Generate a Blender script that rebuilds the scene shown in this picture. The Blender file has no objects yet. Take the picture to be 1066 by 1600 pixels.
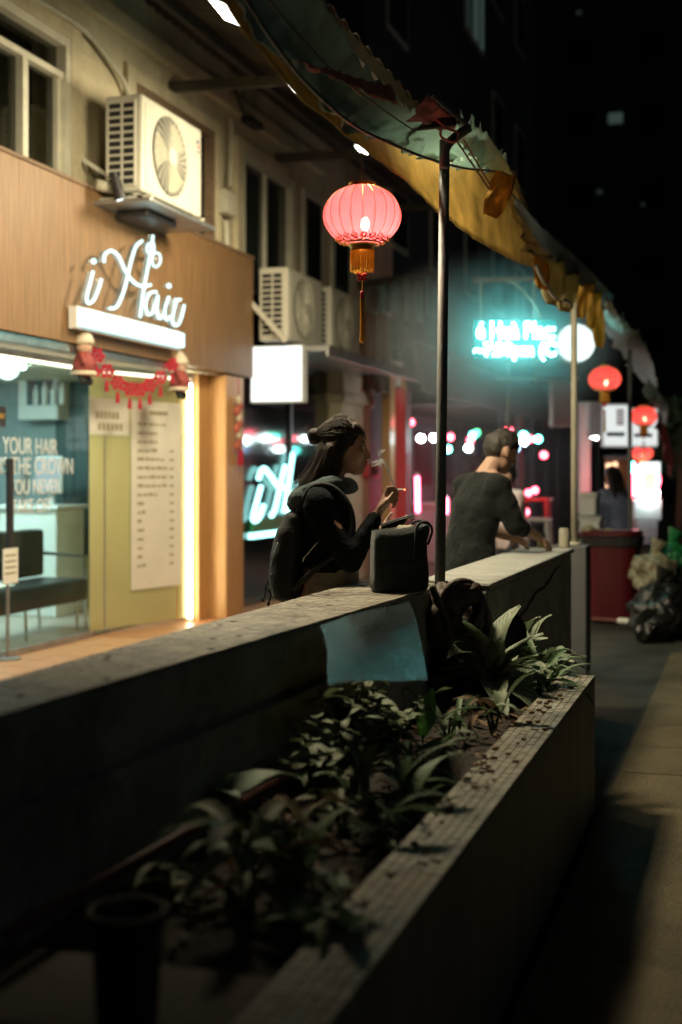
import bpy, bmesh, math, random
from mathutils import Vector, Matrix, noise
random.seed(7)
SC = bpy.context.scene
COL = SC.collection
R = math.radians

# ------------------------------------------------------------------ camera, world, exposure
TH = math.atan(637 / 2000.0)
S_, C_ = math.sin(TH), math.cos(TH)
CAMZ = 1.4
cd = bpy.data.cameras.new('camera')
cam = bpy.data.objects.new('camera', cd); COL.objects.link(cam)
cam.location = (0, 0, CAMZ); cam.rotation_euler = (R(90), 0, TH)
cd.sensor_fit = 'VERTICAL'; cd.sensor_height = 36; cd.sensor_width = 24; cd.lens = 45
cd.shift_y = -0.0375; cd.clip_end = 600; cd.clip_start = 0.05
cd.dof.use_dof = True; cd.dof.focus_distance = 5.15; cd.dof.aperture_fstop = 1.6
SC.camera = cam
w = bpy.data.worlds.new('World'); SC.world = w; w.use_nodes = True
nt = w.node_tree
sky = nt.nodes.new('ShaderNodeTexSky'); sky.sky_type = 'NISHITA'; sky.sun_disc = False
sky.sun_elevation = R(-4); sky.sun_rotation = R(70)
nt.links.new(sky.outputs[0], nt.nodes['Background'].inputs[0])
nt.nodes['Background'].inputs[1].default_value = 0.05
sd = bpy.data.lights.new('teal_fill', 'SUN'); sd.energy = 0.03; sd.angle = R(18); sd.color = (.72, 1, .98)  # no moon: soft teal sun added to lift the street-facing sides
sun = bpy.data.objects.new('teal_fill', sd); COL.objects.link(sun); sun.rotation_euler = Vector((-.75, .5, -.55)).to_track_quat('-Z', 'Y').to_euler()
SC.view_settings.view_transform = 'Standard'; SC.view_settings.look = 'None'
SC.view_settings.exposure = 0.0; SC.view_settings.gamma = 1.0
SC.view_settings.use_curve_mapping = False
SC.render.engine = 'CYCLES'
cy = SC.cycles
cy.use_denoising = True
try: cy.denoiser = 'OPENIMAGEDENOISE'
except Exception: pass
cy.max_bounces = 5; cy.diffuse_bounces = 3; cy.glossy_bounces = 2; cy.transmission_bounces = 3
cy.use_adaptive_sampling = True; cy.adaptive_threshold = 0.03
cy.transparent_max_bounces = 8; cy.volume_bounces = 0
cy.sample_clamp_indirect = 3.0; cy.caustics_reflective = False; cy.caustics_refractive = False
cy.use_light_tree = True

# ------------------------------------------------------------------ placement helpers (picture ray -> real place)
def ray(px, py):
    u = (px - 533) / 2000.0; v = (740 - py) / 2000.0
    return Vector((-S_ + u * C_, C_ + u * S_, v))
CO = Vector((0, 0, CAMZ))
def at(px, py, d): return CO + ray(px, py) * d
def onX(px, py, X): r = ray(px, py); return CO + r * (X / r.x)
def onY(px, py, Y): r = ray(px, py); return CO + r * (Y / r.y)
def onZ(px, py, Z): r = ray(px, py); return CO + r * ((Z - CAMZ) / r.z)
def Yx(px, X): return onX(px, 740, X).y

# ------------------------------------------------------------------ materials
M = {}
def principled(name):
    m = bpy.data.materials.new(name); m.use_nodes = True
    return m, m.node_tree, m.node_tree.nodes['Principled BSDF']
def mat(name, col, rough=.6, metal=0, var=.25, scale=6, bump=.15, bscale=None, stretch=(1, 1, 1), dirt=0, dirtcol=(.02, .018, .015), spec=.5, sheen=0):
    m, t, b = principled(name)
    tc = t.nodes.new('ShaderNodeTexCoord'); mp = t.nodes.new('ShaderNodeMapping')
    mp.inputs['Scale'].default_value = stretch
    t.links.new(tc.outputs['Object'], mp.inputs[0])
    n = t.nodes.new('ShaderNodeTexNoise'); n.inputs['Scale'].default_value = scale; n.inputs['Detail'].default_value = 6
    n.inputs['Roughness'].default_value = .65
    t.links.new(mp.outputs[0], n.inputs['Vector'])
    cr = t.nodes.new('ShaderNodeValToRGB')
    a = [c * (1 - var) for c in col]; d = [min(1, c * (1 + var)) for c in col]
    cr.color_ramp.elements[0].position = .3; cr.color_ramp.elements[1].position = .7
    cr.color_ramp.elements[0].color = (*a, 1); cr.color_ramp.elements[1].color = (*d, 1)
    t.links.new(n.outputs['Fac'], cr.inputs[0])
    out = cr.outputs[0]
    if dirt > 0:
        n2 = t.nodes.new('ShaderNodeTexNoise'); n2.inputs['Scale'].default_value = scale * .45; n2.inputs['Detail'].default_value = 9
        n2.inputs['Roughness'].default_value = .75
        t.links.new(mp.outputs[0], n2.inputs['Vector'])
        c2 = t.nodes.new('ShaderNodeValToRGB'); c2.color_ramp.elements[0].position = .48; c2.color_ramp.elements[1].position = .68
        c2.color_ramp.elements[1].color = (dirt, dirt, dirt, 1); c2.color_ramp.elements[0].color = (0, 0, 0, 1)
        t.links.new(n2.outputs['Fac'], c2.inputs[0])
        mx = t.nodes.new('ShaderNodeMixRGB'); mx.inputs[2].default_value = (*dirtcol, 1)
        t.links.new(c2.outputs[0], mx.inputs[0]); t.links.new(out, mx.inputs[1]); out = mx.outputs[0]
    t.links.new(out, b.inputs['Base Color'])
    b.inputs['Roughness'].default_value = rough; b.inputs['Metallic'].default_value = metal
    b.inputs['Specular IOR Level'].default_value = spec
    if sheen: b.inputs['Sheen Weight'].default_value = sheen
    if bump:
        nb = t.nodes.new('ShaderNodeTexNoise'); nb.inputs['Scale'].default_value = bscale or scale * 4; nb.inputs['Detail'].default_value = 5
        t.links.new(mp.outputs[0], nb.inputs['Vector'])
        bp = t.nodes.new('ShaderNodeBump'); bp.inputs['Strength'].default_value = bump; bp.inputs['Distance'].default_value = .02
        t.links.new(nb.outputs['Fac'], bp.inputs['Height']); t.links.new(bp.outputs[0], b.inputs['Normal'])
    M[name] = m
    return m
def emis(name, col, strength):
    m = bpy.data.materials.new(name); m.use_nodes = True; t = m.node_tree; t.nodes.clear()
    e = t.nodes.new('ShaderNodeEmission'); e.inputs[0].default_value = (*col, 1); e.inputs[1].default_value = strength
    o = t.nodes.new('ShaderNodeOutputMaterial'); t.links.new(e.outputs[0], o.inputs[0]); M[name] = m
    return m
def cloth_thin(name, col, trans=.5, var=.3, scale=5, rough=.8, alpha=0.0, bump=.3, tcol=None):
    """thin sheet: diffuse on both sides plus light coming through"""
    m = mat(name, col, rough, 0, var, scale, bump)
    t = m.node_tree; b = t.nodes['Principled BSDF']; o = t.nodes['Material Output']
    tr = t.nodes.new('ShaderNodeBsdfTranslucent')
    src = b.inputs['Base Color'].links[0].from_socket
    if tcol: tr.inputs[0].default_value = (*tcol, 1)
    else: t.links.new(src, tr.inputs[0])
    mx = t.nodes.new('ShaderNodeMixShader'); mx.inputs[0].default_value = trans
    t.links.new(b.outputs[0], mx.inputs[1]); t.links.new(tr.outputs[0], mx.inputs[2])
    last = mx
    if alpha > 0:
        tp = t.nodes.new('ShaderNodeBsdfTransparent'); m2 = t.nodes.new('ShaderNodeMixShader'); m2.inputs[0].default_value = alpha
        t.links.new(mx.outputs[0], m2.inputs[1]); t.links.new(tp.outputs[0], m2.inputs[2]); last = m2
    t.links.new(last.outputs[0], o.inputs[0])
    return m
def glassy(name, tint=(.9, .95, .95), clear=.9, rough=.03, frost=0.0, frostcol=(.7, .75, .7)):
    """thin pane: transparent with a mirror-like coat; frost mixes in translucent film"""
    m = bpy.data.materials.new(name); m.use_nodes = True; t = m.node_tree; t.nodes.clear()
    tp = t.nodes.new('ShaderNodeBsdfTransparent'); tp.inputs[0].default_value = (*tint, 1)
    gl = t.nodes.new('ShaderNodeBsdfGlossy'); gl.inputs['Roughness'].default_value = rough
    fr = t.nodes.new('ShaderNodeLayerWeight'); fr.inputs[0].default_value = .5
    pw = t.nodes.new('ShaderNodeMath'); pw.operation = 'POWER'; pw.inputs[1].default_value = 4.5
    t.links.new(fr.outputs['Facing'], pw.inputs[0])
    ml = t.nodes.new('ShaderNodeMath'); ml.operation = 'MULTIPLY_ADD'; ml.inputs[1].default_value = .8; ml.inputs[2].default_value = 1 - clear
    t.links.new(pw.outputs[0], ml.inputs[0])
    mx = t.nodes.new('ShaderNodeMixShader'); t.links.new(ml.outputs[0], mx.inputs[0])
    base = tp
    if frost:
        tl = t.nodes.new('ShaderNodeBsdfTranslucent'); tl.inputs[0].default_value = (*frostcol, 1)
        df = t.nodes.new('ShaderNodeBsdfDiffuse'); df.inputs[0].default_value = (*frostcol, 1)
        m3 = t.nodes.new('ShaderNodeMixShader'); m3.inputs[0].default_value = .5
        t.links.new(tl.outputs[0], m3.inputs[1]); t.links.new(df.outputs[0], m3.inputs[2])
        m2 = t.nodes.new('ShaderNodeMixShader'); m2.inputs[0].default_value = frost
        t.links.new(tp.outputs[0], m2.inputs[1]); t.links.new(m3.outputs[0], m2.inputs[2]); base = m2
    o = t.nodes.new('ShaderNodeOutputMaterial')
    t.links.new(base.outputs[0], mx.inputs[1]); t.links.new(gl.outputs[0], mx.inputs[2]); t.links.new(mx.outputs[0], o.inputs[0])
    M[name] = m
    return m

mat('asphalt', (.05, .045, .035), .8, 0, .4, 3, .5, 60)
mat('paving', (.13, .1, .05), .75, 0, .35, 5, .5, 50, dirt=.7, dirtcol=(.05, .04, .022))
mat('walk_concrete', (.25, .2, .15), .6, 0, .3, 4, .3, 40)
mat('terracotta', (.48, .22, .1), .42, 0, .22, 3, .15, 40, dirt=.3, dirtcol=(.15, .08, .04))
mat('tactile', (.5, .33, .12), .5, 0, .2, 4, .15, 40)
mat('wall_cream', (.58, .51, .34), .8, 0, .16, 2.2, .25, 18, dirt=.55, dirtcol=(.2, .16, .09))
mat('wall_grey', (.2, .2, .2), .85, 0, .25, 1.2, .25, 14, dirt=.5)
mat('wall_dark', (.1, .1, .105), .85, 0, .3, .9, .2, 10)
mat('concrete', (.34, .32, .27), .75, 0, .35, 5, .6, 45, dirt=.75, dirtcol=(.055, .048, .036))
mat('concrete_pale', (.36, .36, .33), .8, 0, .2, 3, .4, 40, dirt=.7, dirtcol=(.1, .1, .09))
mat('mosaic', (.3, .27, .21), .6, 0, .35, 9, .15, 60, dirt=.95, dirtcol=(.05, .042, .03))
mat('mosaic_shaded', (.11, .115, .105), .6, 0, .4, 9, .2, 60, stretch=(1, 1, .08), dirt=.8, dirtcol=(.04, .04, .035))  # planter sides: grimy streaks, base colour darkened to deepen their shade
mat('wood_fascia', (.24, .135, .06), .5, 0, .35, 5, .12, 40, stretch=(3, 9, .35))
mat('wood_pillar', (.5, .27, .1), .4, 0, .2, 6, .06, 40, stretch=(8, 8, .4))
mat('wood_dim', (.07, .045, .03), .7, 0, .4, 8, .3, 30, stretch=(1, 6, 6))  # near planter wall: wood colour darkened for the dim there
mat('wood_old', (.2, .13, .075), .7, 0, .35, 8, .3, 30, stretch=(1, 6, 6))
mat('wood_tie', (.06, .05, .04), .8, 0, .3, 6, .2)
mat('frame_white', (.6, .57, .45), .55, 0, .15, 5, .1)
mat('ac_white', (.6, .58, .48), .42, 0, .07, 3, .04, dirt=.25, dirtcol=(.3, .26, .16))
mat('dark_void', (.015, .015, .014), .8, 0, .2, 4, .05)
mat('black_plastic', (.018, .018, .019), .45, 0, .2, 5, .05)
mat('galv', (.42, .43, .42), .38, .85, .22, 7, .15, 30, dirt=.4, dirtcol=(.16, .1, .06))
mat('steel_pole', (.16, .17, .17), .6, .25, .22, 12, .15, 50, stretch=(1, 1, .3), dirt=.5, dirtcol=(.12, .075, .05))
mat('chrome', (.6, .6, .58), .2, 1, .05, 5, .02)
mat('sheet_metal', (.13, .2, .22), .27, .95, .45, 12, .5, 40, stretch=(6, .6, 1), dirt=.35, dirtcol=(.12, .12, .11))
mat('roof_under', (.07, .06, .045), .75, 0, .4, 2, .25, 20, dirt=.6)
mat('beam', (.075, .065, .05), .7, 0, .3, 5, .2)
mat('soil', (.035, .026, .018), .95, 0, .5, 18, .9, 70)
mat('pvc_red', (.13, .035, .025), .5, 0, .2, 8, .1)
mat('pvc_grey', (.5, .47, .36), .5, 0, .15, 8, .1)
mat('bag_navy', (.014, .022, .021), .8, 0, .25, 40, .35, 160, sheen=.2)
mat('jacket', (.005, .0065, .008), .9, 0, .3, 16, .3, 60, spec=.1)
mat('hood', (.055, .08, .08), .95, 0, .2, 20, .4, 120, sheen=.15, spec=.2)
mat('trousers', (.3, .26, .19), .9, 0, .18, 12, .5, 34, spec=.2)
mat('skin', (.45, .27, .19), .55, 0, .1, 12, .06, 120)
mat('hair_brown', (.026, .014, .007), .5, 0, .6, 60, .5, 200, stretch=(1, 1, .1))
mat('hair_black', (.012, .01, .009), .5, 0, .4, 40, .2, 200)
mat('hair_grey', (.035, .03, .024), .6, 0, .4, 40, .2, 200)
mat('shirt_dark', (.006, .008, .007), .85, 0, .3, 14, .5, 26, sheen=.05, spec=.25)
mat('shirt_pink_lit', (.6, .5, .5), .85, 0, .2, 14, .4, 26)  # white shirt with pink light put into its colour
mat('shirt_blue', (.2, .24, .38), .85, 0, .2, 14, .4, 26)
mat('jeans', (.02, .022, .03), .9, 0, .3, 14, .3)
mat('shoe', (.03, .03, .03), .7, 0, .2, 10, .1)
mat('strap', (.009, .009, .009), .8, 0, .2, 20, .1)
mat('cig_paper', (.8, .78, .72), .7, 0, .05, 10, 0)
mat('cig_filter', (.6, .33, .12), .8, 0, .1, 10, 0)
mat('gold', (.75, .45, .1), .35, .8, .2, 10, .1)
cloth_thin('fringe', (.9, .6, .14), .6, .2, 30, .6, bump=.2)
mat('red_knot', (.55, .02, .03), .6, 0, .15, 20, .2)
mat('red_paint', (.42, .02, .03), .4, 0, .2, 6, .1)
mat('red_plastic', (.085, .004, .008), .38, 0, .15, 4, .05)
mat('white_paint', (.75, .75, .72), .5, 0, .08, 4, .05)
mat('paper_kraft', (.3, .27, .2), .8, 0, .2, 20, .2)
mat('paper_white', (.75, .72, .62), .8, 0, .06, 6, .02)
mat('ink', (.04, .04, .04), .8, 0, .1, 6, 0)
mat('doll_red', (.28, .05, .04), .7, 0, .3, 14, .2)
mat('ink_brown', (.36, .32, .2), .8, 0, .1, 6, 0)
mat('blue_ink', (.02, .06, .2), .6, 0, .1, 6, 0)
mat('red_ink', (.55, .03, .05), .6, 0, .1, 6, 0)
mat('sofa', (.02, .021, .02), .4, 0, .3, 6, .1, 30)
mat('teal_panel', (.07, .11, .115), .55, 0, .25, 5, .1, 20, stretch=(6, 6, .4))
mat('salon_wall', (.3, .37, .38), .7, 0, .06, 2, .05)
mat('salon_floor', (.42, .36, .3), .4, 0, .15, 3, .05)
mat('brown_curtain', (.2, .1, .055), .8, 0, .3, 4, .2)
mat('stall_clad', (.2, .15, .16), .75, 0, .3, 3, .2, 20, stretch=(1, .4, 4))
mat('stall_back', (.55, .5, .51), .7, 0, .2, 2, .1)
mat('dark_window', (.02, .026, .022), .12, 0, .3, 2, .04)
mat('window_curtain', (.14, .13, .06), .8, 0, .35, 3, .2, 12, stretch=(6, 6, .5))
mat('rope', (.4, .26, .2), .8, 0, .2, 20, .2)
mat('pink_cord', (.6, .2, .2), .6, 0, .2, 20, .1)
mat('hose_brown', (.07, .045, .032), .6, 0, .35, 12, .3)
mat('pan_black', (.02, .02, .02), .45, 0, .3, 8, .2)
mat('trash_bag', (.018, .018, .016), .22, 0, .4, 5, .8, 14)
mat('trash_clear', (.3, .27, .18), .25, 0, .5, 7, .8, 18)
mat('trash_green', (.02, .2, .06), .35, 0, .35, 5, .5, 14)
mat('pot_dark', (.006, .006, .005), .5, 0, .3, 8, .1)
mat('styrofoam', (.75, .76, .72), .8, 0, .08, 8, .15)
mat('label_white', (.8, .78, .7), .7, 0, .05, 5, 0)
mat('doll_cream', (.65, .55, .4), .7, 0, .2, 12, .2)
mat('doll_skin', (.6, .38, .26), .6, 0, .1, 12, .1)
mat('chili_red', (.5, .12, .07), .4, 0, .4, 12, .2)
mat('phone_glass', (.05, .05, .06), .08, 0, .05, 5, 0)
mat('stem', (.06, .09, .03), .6, 0, .3, 20, .1)
mat('stalk_green', (.05, .12, .04), .5, 0, .3, 14, .1)
emis('led_board_glow', (.0, .33, .3), .7)  # board glows by itself, for the teal light around the letters
mat('tower', (.055, .06, .06), .85, 0, .3, .3, .1, 4)
def leafmat(name, col, col2, vein=.5):
    m = cloth_thin(name, col, .22, .4, 14, .5, bump=.25)
    t = m.node_tree; b = t.nodes['Principled BSDF']
    # variegation: stripes running out from the midrib (object space: y along the blade, x across)
    tc = t.nodes.new('ShaderNodeTexCoord'); wv = t.nodes.new('ShaderNodeTexWave')
    wv.wave_type = 'BANDS'; wv.bands_direction = 'DIAGONAL'; wv.inputs['Scale'].default_value = 22; wv.inputs['Distortion'].default_value = 5
    wv.inputs['Detail'].default_value = 2
    t.links.new(tc.outputs['Object'], wv.inputs['Vector'])
    cr = t.nodes.new('ShaderNodeValToRGB'); cr.color_ramp.elements[0].position = .35; cr.color_ramp.elements[1].position = .8
    cr.color_ramp.elements[0].color = (0, 0, 0, 1); cr.color_ramp.elements[1].color = (vein, vein, vein, 1)
    t.links.new(wv.outputs['Fac'], cr.inputs[0])
    old = b.inputs['Base Color'].links[0].from_socket
    mx = t.nodes.new('ShaderNodeMixRGB'); mx.inputs[2].default_value = (*col2, 1)
    t.links.new(cr.outputs[0], mx.inputs[0]); t.links.new(old, mx.inputs[1]); t.links.new(mx.outputs[0], b.inputs['Base Color'])
    return m
leafmat('leaf_var', (.15, .21, .11), (.46, .49, .36), .85)
leafmat('leaf_green', (.13, .22, .11), (.22, .3, .16), .5)
leafmat('leaf_bright', (.12, .32, .06), (.18, .4, .1), .4)
leafmat('leaf_olive', (.17, .19, .09), (.33, .34, .19), .6)
leafmat('leaf_shrub', (.15, .19, .09), (.27, .3, .16), .4)
cloth_thin('leaf_dead', (.16, .1, .05), .15, .4, 12, .8)
cloth_thin('tarp_grey', (.5, .57, .54), .5, .35, 4, .6, bump=.35, tcol=(.62, .8, .74))
cloth_thin('tarp_cream', (.62, .5, .25), .5, .28, 5, .7, bump=.3)
cloth_thin('tarp_yellow', (.7, .42, .1), .5, .3, 5, .7, bump=.3)
cloth_thin('tarp_blue', (.02, .05, .07), .15, .4, 4, .7)
cloth_thin('tarp_red', (.55, .25, .24), .4, .4, 14, .8)
cloth_thin('plastic_teal_lit', (.4, .6, .6), .4, .35, 2, .5)  # teal light on the clear sheeting put into its colour
cloth_thin('red_paper', (.6, .03, .06), .4, .15, 20, .8)
cloth_thin('shade_pink', (.8, .1, .14), .78, .06, 6, .7, alpha=.05, bump=.0, tcol=(.95, .16, .22))
glassy('glass_clear', (.86, .95, .93), .97, .03)
glassy('glass_frost', (.8, .74, .5), .97, .15, .62, (.78, .66, .36))
glassy('glass_dark', (.6, .62, .6), .93, .08)
glassy('smoke', (.97, .98, .98), 1.0, .5, .13, (.85, .95, .95))
emis('flood', (1, .97, .82), 9)
emis('neon_white', (.68, 1, .98), 2.0)
emis('neon_reflection', (.4, 1, .97), 3.5)
emis('led_teal', (.22, 1, .95), 44)
emis('lightbox', (.93, 1, .98), 1.6)
emis('disc_light', (.85, 1, .98), 1.9)
emis('strip_warm', (1, .92, .58), 26)
emis('strip_top', (1, .95, .7), 3.5)
emis('globe', (.9, 1, 1), 2.5)
emis('bulb', (1, .6, .4), 230)
emis('bulb_far', (1, .55, .3), 90)
emis('panel_cool', (.75, 1, .98), 52)
emis('red_neon', (1, .07, .14), 36)
emis('red_glow', (1, .1, .14), 18)
emis('bulb_white', (.75, .97, 1), 60)
emis('bulb_teal', (.12, 1, .85), 26)
emis('bulb_red', (1, .08, .12), 20)
emis('bulb_blue', (.3, .55, 1), 7)
emis('bulb_green', (.1, .9, .35), 6)
emis('sign_white', (.95, 1, .97), .85)
emis('warm_glow', (1, .6, .35), 2.5)
emis('ember', (1, .18, .06), 6)
emis('phone_lit', (.7, .85, 1), .35)
emis('screen_lit', (.8, .95, 1), .7)
emis('window_lit', (.55, .85, .75), .06)
emis('window_lit_dim', (.5, .7, .6), .035)

# ------------------------------------------------------------------ object helpers
ORG = {}
def tag(o, label=None, cat=None, group=None, kind=None):
    if label: o['label'] = label
    if cat: o['category'] = cat
    if group: o['group'] = group
    if kind: o['kind'] = kind
    return o
def thing(name, label, cat, loc=(0, 0, 0), group=None, rz=0):
    o = bpy.data.objects.new(name, None); COL.objects.link(o); o.empty_display_size = .1
    o.location = loc; o.rotation_euler = (0, 0, rz); ORG[o] = Vector(loc)
    return tag(o, label, cat, group)
def link(name, me, parent=None, local=False):
    o = bpy.data.objects.new(name, me); COL.objects.link(o)
    if parent is not None:
        o.parent = parent
        ORG[o] = ORG[parent]
    else: ORG[o] = Vector((0, 0, 0))
    return o
def copy_tree(o, parent=None):
    c = o.copy(); COL.objects.link(c); c.parent = parent
    ORG[c] = ORG[o]
    for ch in list(o.children): copy_tree(ch, c)
    return c
class MB:
    def __init__(s): s.v = []; s.f = []
    def add(s, vs, fs):
        n = len(s.v); s.v += [Vector(p) for p in vs]; s.f += [tuple(i + n for i in f) for f in fs]; return s
    def box(s, a, b):
        (x0, y0, z0), (x1, y1, z1) = [min(p, q) for p, q in zip(a, b)], [max(p, q) for p, q in zip(a, b)]
        return s.add([(x0, y0, z0), (x1, y0, z0), (x1, y1, z0), (x0, y1, z0), (x0, y0, z1), (x1, y0, z1), (x1, y1, z1), (x0, y1, z1)],
                     [(0, 3, 2, 1), (4, 5, 6, 7), (0, 1, 5, 4), (1, 2, 6, 5), (2, 3, 7, 6), (3, 0, 4, 7)])
    def bar(s, p, q, w, h, up=(0, 0, 1)):
        p, q = Vector(p), Vector(q); d = (q - p).normalized(); u = Vector(up)
        if abs(d.dot(u)) > .98: u = Vector((1, 0, 0))
        r = d.cross(u).normalized(); u = r.cross(d)
        vs = [c + r * (a * w / 2) + u * (b * h / 2) for c in (p, q) for a, b in ((-1, -1), (1, -1), (1, 1), (-1, 1))]
        return s.add(vs, [(0, 1, 2, 3), (7, 6, 5, 4), (0, 4, 5, 1), (1, 5, 6, 2), (2, 6, 7, 3), (3, 7, 4, 0)])
    def tube(s, pts, r, n=8, cap=True):
        pts = [Vector(p) for p in pts]; rs = r if isinstance(r, (list, tuple)) else [r] * len(pts)
        u = None; rings = []
        for i, p in enumerate(pts):
            d = (pts[min(i + 1, len(pts) - 1)] - pts[max(i - 1, 0)])
            d = d.normalized() if d.length > 1e-9 else Vector((0, 0, 1))
            if u is None:
                a = Vector((0, 0, 1)) if abs(d.z) < .9 else Vector((1, 0, 0)); u = (a - d * a.dot(d)).normalized()
            else:
                u = (u - d * u.dot(d)); u = u.normalized() if u.length > 1e-6 else d.orthogonal().normalized()
            w_ = d.cross(u)
            rings.append([p + (u * math.cos(2 * math.pi * k / n) + w_ * math.sin(2 * math.pi * k / n)) * rs[i] for k in range(n)])
        vs = [q for rg in rings for q in rg]; fs = []
        for i in range(len(rings) - 1):
            for k in range(n):
                fs.append((i * n + k, i * n + (k + 1) % n, (i + 1) * n + (k + 1) % n, (i + 1) * n + k))
        if cap: fs.append(tuple(reversed(range(n)))); fs.append(tuple(range((len(rings) - 1) * n, len(rings) * n)))
        return s.add(vs, fs)
    def lathe(s, c, prof, n=24, sx=1, sy=1, cap=True):
        c = Vector(c); vs = []; fs = []
        for r, z in prof:
            for k in range(n):
                a = 2 * math.pi * k / n; vs.append(c + Vector((r * sx * math.cos(a), r * sy * math.sin(a), z)))
        for i in range(len(prof) - 1):
            for k in range(n):
                fs.append((i * n + k, i * n + (k + 1) % n, (i + 1) * n + (k + 1) % n, (i + 1) * n + k))
        if cap:
            fs.append(tuple(reversed(range(n)))); fs.append(tuple(range((len(prof) - 1) * n, len(prof) * n)))
        return s.add(vs, fs)
    def ball(s, c, r, n=12, m=8, rot=None):
        rx, ry, rz = r if isinstance(r, (tuple, list)) else (r, r, r); c = Vector(c); vs = []; fs = []
        for i in range(m + 1):
            t = math.pi * (i + .0) / m; t = min(max(t, .03), math.pi - .03)
            for k in range(n):
                a = 2 * math.pi * k / n
                p = Vector((rx * math.sin(t) * math.cos(a), ry * math.sin(t) * math.sin(a), -rz * math.cos(t)))
                vs.append(c + (rot @ p if rot else p))
        for i in range(m):
            for k in range(n):
                fs.append((i * n + k, i * n + (k + 1) % n, (i + 1) * n + (k + 1) % n, (i + 1) * n + k))
        fs.append(tuple(reversed(range(n)))); fs.append(tuple(range(m * n, (m + 1) * n)))
        return s.add(vs, fs)
    def cap(s, p, q, r1, r2, n=10):
        """closed tapered capsule"""
        p, q = Vector(p), Vector(q); d = (q - p); L = d.length
        d = d / L if L > 1e-9 else Vector((0, 0, 1)); pts = []; rs = []
        for a in (-80, -50, -20): pts.append(p + d * (r1 * math.sin(R(a)))); rs.append(r1 * math.cos(R(a)))
        for a in (20, 50, 80): pts.append(q + d * (r2 * math.sin(R(a)))); rs.append(r2 * math.cos(R(a)))
        return s.tube(pts, rs, n)
    def loft(s, rings, n=20, cap=True):
        """rings: (cx, cy, cz, rx, ry[, power])"""
        vs = []; fs = []
        for rg in rings:
            cx, cy_, cz, rx, ry = rg[:5]; pw = rg[5] if len(rg) > 5 else 1
            for k in range(n):
                a = 2 * math.pi * k / n; ca, sa = math.cos(a), math.sin(a)
                vs.append((cx + rx * math.copysign(abs(ca) ** pw, ca), cy_ + ry * math.copysign(abs(sa) ** pw, sa), cz))
        for i in range(len(rings) - 1):
            for k in range(n):
                fs.append((i * n + k, i * n + (k + 1) % n, (i + 1) * n + (k + 1) % n, (i + 1) * n + k))
        if cap: fs.append(tuple(reversed(range(n)))); fs.append(tuple(range((len(rings) - 1) * n, len(rings) * n)))
        return s.add(vs, fs)
    def grid(s, fn, nu, nv):
        vs = [fn(i / nu, j / nv) for j in range(nv + 1) for i in range(nu + 1)]; fs = []
        for j in range(nv):
            for i in range(nu):
                a = j * (nu + 1) + i; fs.append((a, a + 1, a + nu + 2, a + nu + 1))
        return s.add(vs, fs)
    def mesh(s, name, m, smooth=False, off=Vector((0, 0, 0))):
        me = bpy.data.meshes.new(name); me.from_pydata([p - off for p in s.v], [], s.f); me.update()
        if m: me.materials.append(M[m] if isinstance(m, str) else m)
        if smooth:
            me.polygons.foreach_set('use_smooth', [True] * len(me.polygons))
        return me
    def build(s, name, m, parent=None, smooth=False, local=False, bevel=0, solid=0, fix=True, segs=2):
        off = ORG[parent] if (parent is not None and not local) else Vector((0, 0, 0))
        me = s.mesh(name, m, smooth, off)
        if fix:
            bm = bmesh.new(); bm.from_mesh(me); bmesh.ops.recalc_face_normals(bm, faces=bm.faces); bm.to_mesh(me); bm.free()
        o = link(name, me, parent)
        if solid:
            md = o.modifiers.new('solid', 'SOLIDIFY'); md.thickness = solid; md.offset = 0
        if bevel:
            md = o.modifiers.new('bevel', 'BEVEL'); md.width = bevel; md.segments = segs; md.limit_method = 'ANGLE'
        return o
def smooth_angle(o):
    o.data.polygons.foreach_set('use_smooth', [True] * len(o.data.polygons))
def blob(name, mb, voxel, m, parent=None, smooth_it=4, local=True, disp=0, dscale=8):
    """one continuous skin over overlapping closed shapes"""
    off = ORG[parent] if (parent is not None and not local) else Vector((0, 0, 0))
    me = mb.mesh('tmp', None, True, off)
    bm = bmesh.new(); bm.from_mesh(me); bmesh.ops.recalc_face_normals(bm, faces=bm.faces); bm.to_mesh(me); bm.free()
    t = bpy.data.objects.new('tmp', me); COL.objects.link(t)
    md = t.modifiers.new('r', 'REMESH'); md.mode = 'VOXEL'; md.voxel_size = voxel; md.use_smooth_shade = True
    if smooth_it:
        ms = t.modifiers.new('s', 'SMOOTH'); ms.factor = .5; ms.iterations = smooth_it
    dg = bpy.context.evaluated_depsgraph_get(); dg.update()
    me2 = bpy.data.meshes.new_from_object(t.evaluated_get(dg)); me2.name = name
    bpy.data.objects.remove(t); bpy.data.meshes.remove(me)
    if disp:
        ns = [v.normal.copy() for v in me2.vertices]
        for v, nn in zip(me2.vertices, ns):
            v.co += nn * (noise.fractal(v.co * dscale, 1, 2, 3) * disp)
    me2.materials.clear(); me2.materials.append(M[m])
    me2.polygons.foreach_set('use_smooth', [True] * len(me2.polygons)); me2.update()
    return link(name, me2, parent)
def text_mesh(s, size, mt, name='lettering', extr=.004, bold=0.0, align='LEFT'):
    c = bpy.data.curves.new('t', 'FONT'); c.body = s; c.size = size; c.extrude = extr; c.offset = bold; c.align_x = align
    c.resolution_u = 3
    t = bpy.data.objects.new('t', c); COL.objects.link(t)
    dg = bpy.context.evaluated_depsgraph_get(); dg.update()
    me = bpy.data.meshes.new_from_object(t.evaluated_get(dg)); me.name = name
    bpy.data.objects.remove(t); bpy.data.curves.remove(c)
    me.materials.clear(); me.materials.append(M[mt])
    return me
def basis(o, x, y, loc):
    """orient object so its local x and y axes run along the given world directions"""
    x = Vector(x).normalized(); y = Vector(y).normalized(); z = x.cross(y)
    m = Matrix((x, y, z)).transposed().to_4x4(); m.translation = Vector(loc); o.matrix_local = m
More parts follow.
